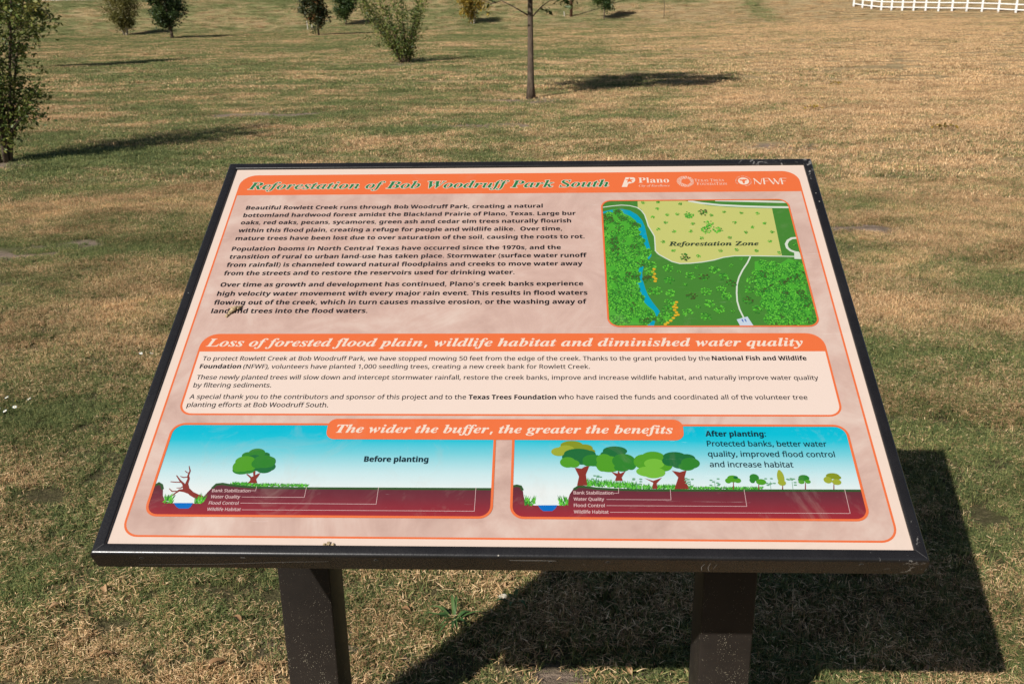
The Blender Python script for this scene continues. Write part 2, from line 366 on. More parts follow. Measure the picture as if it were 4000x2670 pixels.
# ---- printed panel
PRINT = {}
def fade_dirt(s, col, uvn, amount=1.0):
    sp1 = s.noise(uvn, 190, 2, .5); col = s.mix(s.math('MULTIPLY', s.math('GREATER_THAN', sp1, .80), .55 * amount), col, (.16, .11, .08))
    sm = s.math('MULTIPLY', s.math('SUBTRACT', s.noise(uvn, 9, 5, .75, 1.2), .56, clamp=True), 1.0 * amount)
    col = s.mix(sm, col, (.36, .29, .24))
    mp = s.n('Mapping'); mp.inputs['Rotation'].default_value = (0, 0, .9); mp.inputs['Scale'].default_value = (2, 60, 1); s.l(uvn, mp.inputs[0])
    st = s.math('MULTIPLY', s.math('GREATER_THAN', s.noise(mp.outputs[0], 3.0, 4, .7, .8), .69), .16 * amount)
    return s.mix(st, col, (.75, .72, .68))
def pm(name, rgb, kind='flat'):
    if name in PRINT: return PRINT[name]
    s = NT('print ' + name); uv = s.n('UVMap', uv_map='UVMap').outputs[0]
    if rgb: col = s.mix(0.0, alb(rgb), alb(rgb))
    elif kind == 'beige':
        n1 = s.noise(uv, 5, 5, .65, 1.4); n2 = s.noise(uv, 22, 4, .6, .4)
        m = s.math('ADD', s.math('MULTIPLY', n1, .75), s.math('MULTIPLY', n2, .25))
        col = s.ramp(m, [(.34, alb((203, 168, 155))), (.5, alb((221, 187, 173))), (.66, alb((234, 208, 194)))])
    elif kind == 'sky':
        sep = s.n('SeparateXYZ'); s.l(uv, sep.inputs[0]); t = s.math('DIVIDE', s.math('ADD', sep.outputs[1], .352), .128)
        col = s.ramp(t, [(0, alb((236, 243, 242))), (.25, alb((203, 234, 238))), (.55, alb((122, 211, 224))), (.75, alb((34, 197, 219))), (.86, alb((0, 192, 217))), (1, alb((0, 190, 216)))])
    elif kind == 'soil':
        sep = s.n('SeparateXYZ'); s.l(uv, sep.inputs[0]); t = s.math('DIVIDE', s.math('ADD', sep.outputs[1], .398), .060)
        col = s.ramp(t, [(0, alb((162, 44, 54))), (.5, alb((124, 47, 58))), (.86, alb((98, 46, 56))), (1, alb((84, 50, 52)))])
    col = fade_dirt(s, col, uv, .5 if kind in ('flat',) else 1.0)
    s.bsdf(col, s.ramp(s.noise(uv, 30, 4, .7), [(.3, (.30,) * 3), (.7, (.44,) * 3)]), .32)
    PRINT[name] = s.m; return s.m
CREAM = (245, 221, 205)
COL = dict(cream=(248, 226, 208), dark=(30, 26, 32), navy=(16, 46, 58), pale=(226, 190, 188), zone=(52, 68, 48), orange=(244, 119, 66), white=(247, 224, 210), green=(42, 128, 76),
           dk=(30, 110, 55), md=(48, 132, 42), lt=(82, 160, 36), ll=(118, 188, 58), ol=(135, 150, 34), yo=(160, 172, 52), trunk=(140, 52, 42), mapgreen=(72, 134, 50), khaki=(202, 203, 118),
           creek=(0, 160, 188), track=(216, 224, 208), lot=(200, 214, 228), mark=(60, 100, 180), yellow=(222, 178, 40), pond=(0, 112, 200), topsoil=(52, 88, 44), g1=(108, 206, 62), g2=(78, 172, 50), g3=(50, 126, 42), g4=(74, 84, 42), sprig=(110, 168, 128))
def col(n): return pm(n, COL[n])

class Flat:
    """flat print on the panel: 2-D shapes in millimetres (x along, v up the slope)"""
    def __init__(s): s.v = []; s.f = []
    def tri(s, pts, faces, n):
        b = len(s.v); s.v += [(p[0], p[1], n) for p in pts]; s.f += [tuple(i + b for i in q) for q in faces]
    def poly(s, pts, n):
        pts = [Vector((p[0], p[1], 0)) for p in pts]
        from mathutils.geometry import tessellate_polygon
        t = tessellate_polygon([pts]); out = []
        for q in t:
            a, b_, c = (pts[i] for i in q); cr = (b_ - a).cross(c - a).z
            out.append(q if cr > 0 else (q[0], q[2], q[1]))
        s.tri([(p.x, p.y) for p in pts], out, n)
    def ell(s, cx, cy, rx, ry, n, k=20, rot=0):
        s.tri([(cx + rx * math.cos(2 * math.pi * i / k + rot), cy + ry * math.sin(2 * math.pi * i / k + rot)) for i in range(k)], [tuple(range(k))], n)
    def stroke(s, pts, wd, n, close=False):
        pts = [Vector(p[:2]) for p in pts]; m = len(pts); wd = wd if isinstance(wd, (list, tuple)) else [wd] * m; L = []; R = []
        for i, p in enumerate(pts):
            a = pts[(i - 1) % m] if close else pts[max(i - 1, 0)]; b = pts[(i + 1) % m] if close else pts[min(i + 1, m - 1)]
            d1 = (p - a).normalized() if (p - a).length > 0 else (b - p).normalized(); d2 = (b - p).normalized() if (b - p).length > 0 else d1
            t = (d1 + d2).normalized(); nn = Vector((-t.y, t.x)); k = 1 / max(.5, nn.dot(Vector((-d1.y, d1.x))))
            L.append(p + nn * wd[i] / 2 * k); R.append(p - nn * wd[i] / 2 * k)
        pts2 = [(q.x, q.y) for q in R] + [(q.x, q.y) for q in L]; rng = range(m if close else m - 1)
        s.tri(pts2, [(i, (i + 1) % m, m + (i + 1) % m, m + i) for i in rng], n)
    def build(s, name, mat, parent, label=None):
        v = [pl(x, y, n) for x, y, n in s.v]
        o = mesh_obj(name, v, s.f, mat, parent, uv=[(x / 1000, y / 1000) for x, y, n in s.v])
        if label: o['label'] = label
        return o
def rrect(x0, x1, y0, y1, r, r2=None, k=8):
    """rounded rectangle, r = top radius, r2 = bottom radius"""
    r2 = r if r2 is None else r2; o = []
    for cx, cy, rr, a in ((x1, y1, r, 0), (x0, y1, r, 90), (x0, y0, r2, 180), (x1, y0, r2, 270)):
        if rr <= 0: o.append((cx, cy)); continue
        ox = cx - rr if cx == x1 else cx + rr; oy = cy - rr if cy == y1 else cy + rr
        for i in range(k + 1):
            t = math.radians(a + 90 * i / k); o.append((ox + rr * math.cos(t), oy + rr * math.sin(t)))
    return o

mbp = MB(); x, v_ = IX + 8, IY + 8
P8 = [pl(sx * x, sy * v_, n) for n in (-9.5, -5.0) for sx, sy in ((-1, -1), (1, -1), (1, 1), (-1, 1))]
# panel board
panel = mesh_obj('panel', P8, [(0, 3, 2, 1), (4, 5, 6, 7), (0, 1, 5, 4), (1, 2, 6, 5), (2, 3, 7, 6), (3, 0, 4, 7)], pm('cream margin', CREAM, 'cream' if False else 'margin'), sign,
                 uv=[(sx * x / 1000, sy * v_ / 1000) for _ in (0, 1) for sx, sy in ((-1, -1), (1, -1), (1, 1), (-1, 1))])
P8 = [pl(sx * (IX - .5), sy * (IY - .5), n) for n in (-40.5, -38.5) for sx, sy in ((-1, -1), (1, -1), (1, 1), (-1, 1))]
mesh_obj('back_plate', P8, [(0, 3, 2, 1), (4, 5, 6, 7), (0, 1, 5, 4), (1, 2, 6, 5), (2, 3, 7, 6), (3, 0, 4, 7)], M_FRAME, sign)

# letter outlines: advance width, then contours as steps in thousandths of an em
SANS = {
 ' ': [175,[]],
 '(': [201,[[126,-106,-45,63,-30,71,-18,76,-6,80,6,81,18,77,30,73,45,65,55,0,-41,-67,-30,-73,-17,-76,-6,-79,6,-77,17,-76,30,-72,41,-66]]],
 ')': [201,[[21,-106,41,66,29,72,18,76,6,77,-6,79,-18,76,-30,73,-41,67,56,0,44,-65,31,-73,18,-77,6,-81,-6,-80,-18,-76,-31,-71,-44,-63]]],
 ',': [180,[[28,-87,19,84,14,81,63,0,5,-7,-11,-38,-14,-41,-33,-79]]],
 '.': [180,[[89,-9,-15,2,-14,8,-9,14,-3,21,3,21,9,14,14,8,15,2,17,-2,13,-8,10,-14,3,-21,-3,-21,-10,-14,-13,-8]]],
 '0': [384,[[191,-7,-70,17,-49,49,-29,78,-10,103,4,73,12,60,20,49,30,36,41,22,51,7,71,-16,50,-49,29,-78,10,-104,-4,-71,-12,-61,-21,-49,-30,-36,-41,-22],[191,44,46,12,31,36,18,62,5,86,-5,86,-18,62,-31,36,-46,13,-46,-13,-30,-36,-17,-62,-6,-86,6,-86,17,-61,30,-37]]],
 '1': [384,[[181,0,2,418,-92,-79,-31,40,129,101,49,0,0,-480]]],
 '5': [384,[[167,-7,-36,2,-34,5,-30,8,-25,11,0,56,27,-13,32,-10,34,-6,32,-2,48,6,38,19,24,32,8,46,-7,42,-21,30,-38,19,-54,6,-20,0,-45,-6,-17,-4,-29,19,18,227,240,0,0,-54,-190,0,-11,-139,74,7,66,-9,51,-28,33,-44,11,-60,-12,-66,-35,-51,-57,-32]]],
 'A': [429,[[0,0,187,482,55,0,186,-482,-62,0,-58,148,-190,0,-57,-148],[138,202,152,0,-54,145,-22,72,-21,-72]]],
 'B': [437,[[65,0,0,480,137,0,79,-7,57,-20,35,-36,11,-56,-6,-39,-17,-32,-29,-22,-39,-13,0,-4,29,-7,26,-10,21,-16,17,-21,11,-27,3,-34,-11,-57,-33,-43,-53,-27,-69,-9],[126,275,88,0,52,5,33,15,17,25,6,34,-7,34,-21,23,-36,13,-53,4,-79,0],[126,51,96,0,54,6,35,19,19,29,6,36,-7,34,-19,27,-36,17,-56,6,-92,0]]],
 'C': [424,[[261,-7,-67,8,-55,23,-43,36,-31,49,-18,61,-6,70,7,69,19,59,33,50,46,37,57,23,68,8,71,-7,62,-21,-25,-51,-23,10,-26,8,-28,6,-31,2,-69,-13,-53,-39,-33,-61,-11,-80,10,-80,31,-62,52,-39,72,-13,31,2,29,4,55,13,0,-52,-27,-9,-29,-6,-31,-4]]],
 'D': [490,[[65,0,0,480,148,0,68,-7,57,-20,47,-34,35,-45,22,-59,7,-71,-16,-106,-50,-77,-79,-46,-105,-15],[126,52,65,0,146,47,48,143,-11,84,-36,57,-57,34,-77,11,-78,0]]],
 'E': [373,[[65,0,0,480,268,0,0,-54,-207,0,0,-149,195,0,0,-53,-195,0,0,-171,207,0,0,-53]]],
 'F': [349,[[65,0,0,480,268,0,0,-54,-207,0,0,-169,194,0,0,-54,-194,0,0,-203]]],
 'H': [498,[[65,0,0,480,61,0,0,-203,245,0,0,203,61,0,0,-480,-61,0,0,224,-245,0,0,-224]]],
 'I': [228,[[27,0,0,35,56,13,0,383,-56,14,0,35,173,0,0,-35,-56,-14,0,-383,56,-13,0,-35]]],
 'L': [352,[[65,0,0,480,61,0,0,-426,209,0,0,-54]]],
 'N': [510,[[65,0,0,480,70,0,256,-397,3,0,-5,397,56,0,0,-480,-70,0,-257,398,-2,0,5,-130,0,-268]]],
 'O': [525,[[263,-7,-69,8,-55,23,-43,37,-31,50,-18,60,-6,70,6,69,18,60,31,49,43,37,56,23,68,8,66,-8,55,-23,43,-36,31,-50,19,-60,7,-70,-7,-69,-19,-61,-31,-49,-43,-37,-55,-23],[263,46,70,13,49,39,28,61,10,81,-10,81,-28,61,-48,39,-71,13,-70,-13,-50,-39,-29,-61,-9,-81,9,-81,29,-61,49,-39]]],
 'P': [406,[[65,0,0,480,127,0,81,-10,56,-27,32,-45,11,-60,-4,-38,-14,-36,-24,-31,-36,-25,-49,-16,-64,-5,-55,0,0,-187],[126,238,48,0,60,6,42,17,25,29,9,46,-8,40,-22,29,-38,17,-55,6,-61,0]]],
 'Q': [525,[[372,-114,-93,108,-85,7,-55,23,-43,37,-31,50,-18,60,-6,70,6,69,18,60,31,49,43,37,56,23,68,8,66,-8,55,-23,43,-36,31,-50,19,-60,7,-70,-9,-81,-27,-68,-43,-53,-61,-33,115,-119],[263,46,70,13,49,39,28,61,10,81,-10,81,-28,61,-48,39,-71,13,-70,-13,-50,-39,-29,-61,-9,-81,9,-81,29,-61,49,-39]]],
 'R': [418,[[65,0,0,480,132,0,78,-9,54,-25,32,-43,11,-60,-3,-35,-11,-29,-16,-23,-20,-17,-22,-14,-24,-10,132,-215,-71,0,-116,198,-95,0,0,-198],[126,249,71,0,51,6,35,17,20,29,7,39,-7,41,-22,26,-36,15,-51,5,-68,0]]],
 'S': [369,[[166,-7,-39,2,-36,4,-31,8,-26,9,0,58,27,-10,33,-10,37,-6,38,-2,47,5,33,15,21,25,7,32,-3,22,-7,18,-14,15,-21,14,-29,15,-39,15,-54,24,-38,30,-24,38,-8,50,5,36,15,29,23,25,31,17,37,12,42,3,38,-2,35,-5,31,-9,29,-11,-19,-51,-26,10,-28,8,-30,5,-31,2,-39,-5,-29,-14,-17,-22,-6,-29,3,-22,7,-18,14,-15,19,-14,27,-13,74,-30,33,-18,25,-19,19,-23,11,-28,4,-35,-11,-56,-35,-43,-55,-27]]],
 'T': [373,[[156,0,0,426,-149,0,0,54,359,0,0,-54,-149,0,0,-426]]],
 'U': [491,[[243,-7,-79,12,-57,37,-35,56,-12,73,0,309,61,0,0,-311,8,-52,23,-39,39,-24,55,-8,57,8,38,26,22,40,7,49,0,311,60,0,0,-311,-5,-47,-15,-42,-26,-36,-36,-28,-47,-17]]],
 'W': [625,[[135,0,-127,480,63,0,75,-293,14,-60,9,-54,4,27,106,380,62,0,97,-323,17,-84,16,83,82,324,63,0,-128,-480,-61,0,-117,409,-7,-37,-16,-60,-91,-312]]],
 'a': [377,[[144,-7,-44,7,-37,19,-24,33,-8,48,10,48,32,35,54,23,76,9,62,2,0,21,-5,39,-15,24,-23,13,-32,4,-27,-2,-27,-6,-47,-19,-18,44,25,12,30,10,33,7,34,2,58,-7,40,-22,23,-37,8,-55,0,-245,-43,0,-11,51,-3,0,-24,-26,-25,-18,-31,-10],[158,41,42,6,34,19,22,32,8,46,0,32,-53,-2,-57,-7,-36,-15,-20,-22,-6,-31,5,-26,13,-18,22,-11]]],
 'b': [413,[[228,-7,-39,4,-31,12,-24,17,-18,20,-5,0,-12,-46,-42,0,0,510,59,0,-3,-198,3,0,18,21,24,18,31,11,39,4,60,-12,47,-35,31,-58,10,-81,-10,-81,-31,-59,-47,-35],[219,42,42,9,30,27,18,43,6,60,-24,102,-73,34,-49,-8,-31,-25,-16,-42,0,-121,16,-43,31,-27]]],
 'c': [322,[[201,-7,-45,5,-39,15,-34,25,-25,35,-16,47,-5,58,5,60,17,48,26,36,34,25,41,15,46,5,27,-2,26,-4,23,-6,18,-8,-18,-49,-38,12,-20,4,-20,1,-79,-34,-27,-102,7,-58,19,-42,32,-26,45,-9,28,2,24,4,41,15,0,-52,-19,-9,-21,-6,-24,-3]]],
 'd': [413,[[185,-7,-61,12,-47,35,-30,58,-10,81,10,82,31,58,47,36,60,12,38,-4,31,-12,24,-17,19,-20,4,0,-4,41,0,155,59,0,0,-510,-48,0,-8,48,-3,0,-19,-21,-24,-18,-31,-12],[194,42,49,8,31,24,18,39,6,55,0,11,-6,59,-17,44,-31,27,-51,9,-41,-10,-30,-28,-18,-45,-6,-57,6,-57,18,-43,30,-27]]],
 'e': [379,[[210,-7,-48,5,-42,16,-35,26,-26,36,-17,46,-5,55,5,55,15,47,24,37,31,28,39,17,45,6,43,-5,37,-15,29,-25,22,-32,13,-40,5,-46,0,-35,-247,0,9,-54,22,-39,36,-24,48,-8,32,1,29,5,27,8,27,11,0,-52,-27,-11,-27,-7,-29,-4],[99,216,184,0,-6,41,-15,33,-28,21,-39,7,-37,-6,-29,-21,-20,-32]]],
 'f': [231,[[73,0,0,314,-63,0,0,28,63,20,0,21,8,60,23,40,37,23,49,8,21,-1,49,-11,-16,-47,-11,4,-28,6,-14,0,-26,-5,-18,-14,-11,-26,-4,-37,0,-23,91,0,0,-46,-91,0,0,-314]]],
 'g': [413,[[195,-161,-72,6,-58,17,0,54,60,-21,73,-7,42,7,31,20,20,32,7,42,2,59,-3,0,-46,-41,-66,-14,-62,13,-47,36,-29,59,-10,78,10,77,29,60,47,38,62,13,34,-4,30,-10,26,-17,23,-24,3,0,8,48,47,0,0,-366,-10,-68,-29,-48,-50,-29],[194,42,47,7,32,22,19,38,6,56,0,14,-6,64,-19,42,-33,24,-47,8,-40,-9,-30,-27,-19,-44,-6,-58,6,-59,19,-43,30,-27]]],
 'h': [415,[[57,0,0,510,59,0,0,-149,-3,-51,4,0,20,24,27,18,31,10,34,4,58,-8,41,-23,24,-41,9,-60,0,-234,-59,0,0,230,-20,65,-60,22,-51,-8,-32,-26,-17,-41,-6,-56,0,-186]]],
 'i': [173,[[87,420,-13,2,-12,7,-7,12,-3,16,3,17,7,12,12,7,13,2,13,-2,11,-7,8,-12,3,-17,-3,-16,-8,-12,-11,-7],[57,0,0,360,59,0,0,-360]]],
 'j': [173,[[87,420,-13,2,-12,7,-7,12,-3,16,3,17,7,12,12,7,13,2,13,-2,11,-7,8,-12,3,-17,-3,-16,-8,-12,-11,-7],[15,-161,-16,0,-36,8,0,48,32,-7,12,0,20,3,16,9,11,17,3,27,0,416,59,0,0,-414,-6,-45,-18,-34,-31,-21]]],
 'k': [359,[[57,0,0,510,59,0,0,-266,-3,-59,3,0,157,175,70,0,-146,-154,156,-206,-72,0,-125,168,-40,-36,0,-132]]],
 'l': [173,[[57,0,0,510,59,0,0,-510]]],
 'm': [628,[[57,0,0,360,48,0,8,-49,4,0,20,25,25,17,30,10,31,4,70,-15,40,-46,3,0,22,27,28,19,32,11,34,4,53,-8,38,-24,23,-40,8,-61,0,-234,-59,0,0,232,-18,64,-55,21,-45,-8,-30,-22,-17,-37,-5,-51,0,-199,-59,0,0,232,-18,64,-56,21,-46,-8,-29,-26,-16,-41,-5,-55,0,-187]]],
 'n': [415,[[57,0,0,360,48,0,8,-49,4,0,21,25,27,17,32,10,33,4,57,-8,41,-24,24,-40,9,-61,0,-234,-59,0,0,230,-20,65,-60,22,-51,-8,-32,-26,-17,-41,-6,-55,0,-187]]],
 'o': [406,[[202,-7,-45,6,-40,16,-33,27,-26,37,-16,46,-5,56,11,79,34,58,53,37,69,12,46,-6,40,-16,34,-27,25,-36,16,-46,5,-55,-11,-80,-34,-59,-54,-36],[203,42,48,10,32,28,20,43,6,58,-6,57,-20,43,-32,27,-48,9,-48,-9,-32,-27,-19,-43,-6,-57,6,-58,19,-43,33,-28]]],
 'p': [413,[[57,-161,0,521,48,0,8,-49,3,0,19,22,23,18,31,12,39,4,60,-12,47,-35,31,-58,10,-81,-10,-81,-31,-59,-47,-36,-60,-12,-38,4,-31,12,-24,17,-19,20,-4,0,4,-207],[219,42,30,5,24,13,18,22,14,28,7,33,3,38,-6,56,-18,43,-30,28,-43,9,-47,-8,-31,-23,-17,-39,-7,-55,0,-11,6,-59,16,-44,31,-27]]],
 'q': [413,[[297,-161,3,209,-4,0,-18,-21,-24,-18,-32,-12,-39,-4,-59,12,-46,35,-31,58,-10,81,10,82,31,58,48,36,59,12,39,-4,31,-12,24,-18,19,-22,2,0,9,49,47,0,0,-521],[195,42,47,8,32,23,17,39,7,55,0,12,-6,60,-17,43,-32,27,-50,9,-42,-10,-29,-28,-18,-45,-6,-57,6,-57,18,-43,30,-27]]],
 'r': [277,[[57,0,0,360,48,0,7,-66,3,0,20,28,25,23,30,16,35,6,22,-1,20,-3,-7,-55,-39,5,-27,-4,-25,-11,-22,-18,-16,-24,-11,-30,-4,-34,0,-192]]],
 's': [322,[[148,-7,-35,2,-30,4,-26,8,-22,9,0,54,24,-10,28,-10,31,-7,31,-2,39,4,26,10,15,17,5,22,-1,13,-6,11,-10,11,-17,11,-23,11,-64,26,-27,14,-22,15,-16,17,-10,21,-4,27,10,41,28,30,43,18,54,7,32,-2,30,-5,27,-7,26,-10,-20,-47,-48,16,-25,5,-26,1,-32,-3,-23,-8,-15,-14,-4,-18,2,-14,6,-12,12,-10,18,-10,86,-36,27,-13,21,-15,16,-18,9,-21,3,-27,-9,-46,-29,-33,-46,-20]]],
 't': [242,[[167,-7,-27,3,-25,7,-21,13,-17,21,-12,29,-3,39,0,209,-51,0,0,29,51,23,24,77,35,0,0,-83,104,0,0,-46,-104,0,0,-208,4,-29,12,-20,18,-11,22,-4,14,0,27,4,10,3,0,-45,-27,-8]]],
 'u': [415,[[184,-7,-57,8,-41,24,-25,40,-8,59,0,236,60,0,0,-232,20,-64,60,-22,50,9,33,25,17,41,6,56,0,187,59,0,0,-360,-48,0,-9,48,-3,0,-21,-25,-27,-17,-32,-9]]],
 'v': [341,[[136,0,-136,360,63,0,77,-212,29,-96,2,0,107,308,63,0,-137,-360]]],
 'w': [528,[[106,1,-99,360,62,0,73,-300,2,0,88,300,65,0,86,-299,2,0,75,299,60,0,-100,-360,-69,0,-86,298,-3,0,-24,-96,-65,-202]]],
 'y': [343,[[56,-161,-49,5,0,47,40,-4,28,5,22,13,17,20,13,26,19,48,-145,361,63,0,78,-205,18,-51,7,-24,5,-23,3,0,104,303,64,0,-156,-410,-21,-46,-27,-35,-36,-23]]],
 'z': [316,[[26,0,0,39,194,275,-182,0,0,46,247,0,0,-44,-191,-270,195,0,0,-46]]],
}
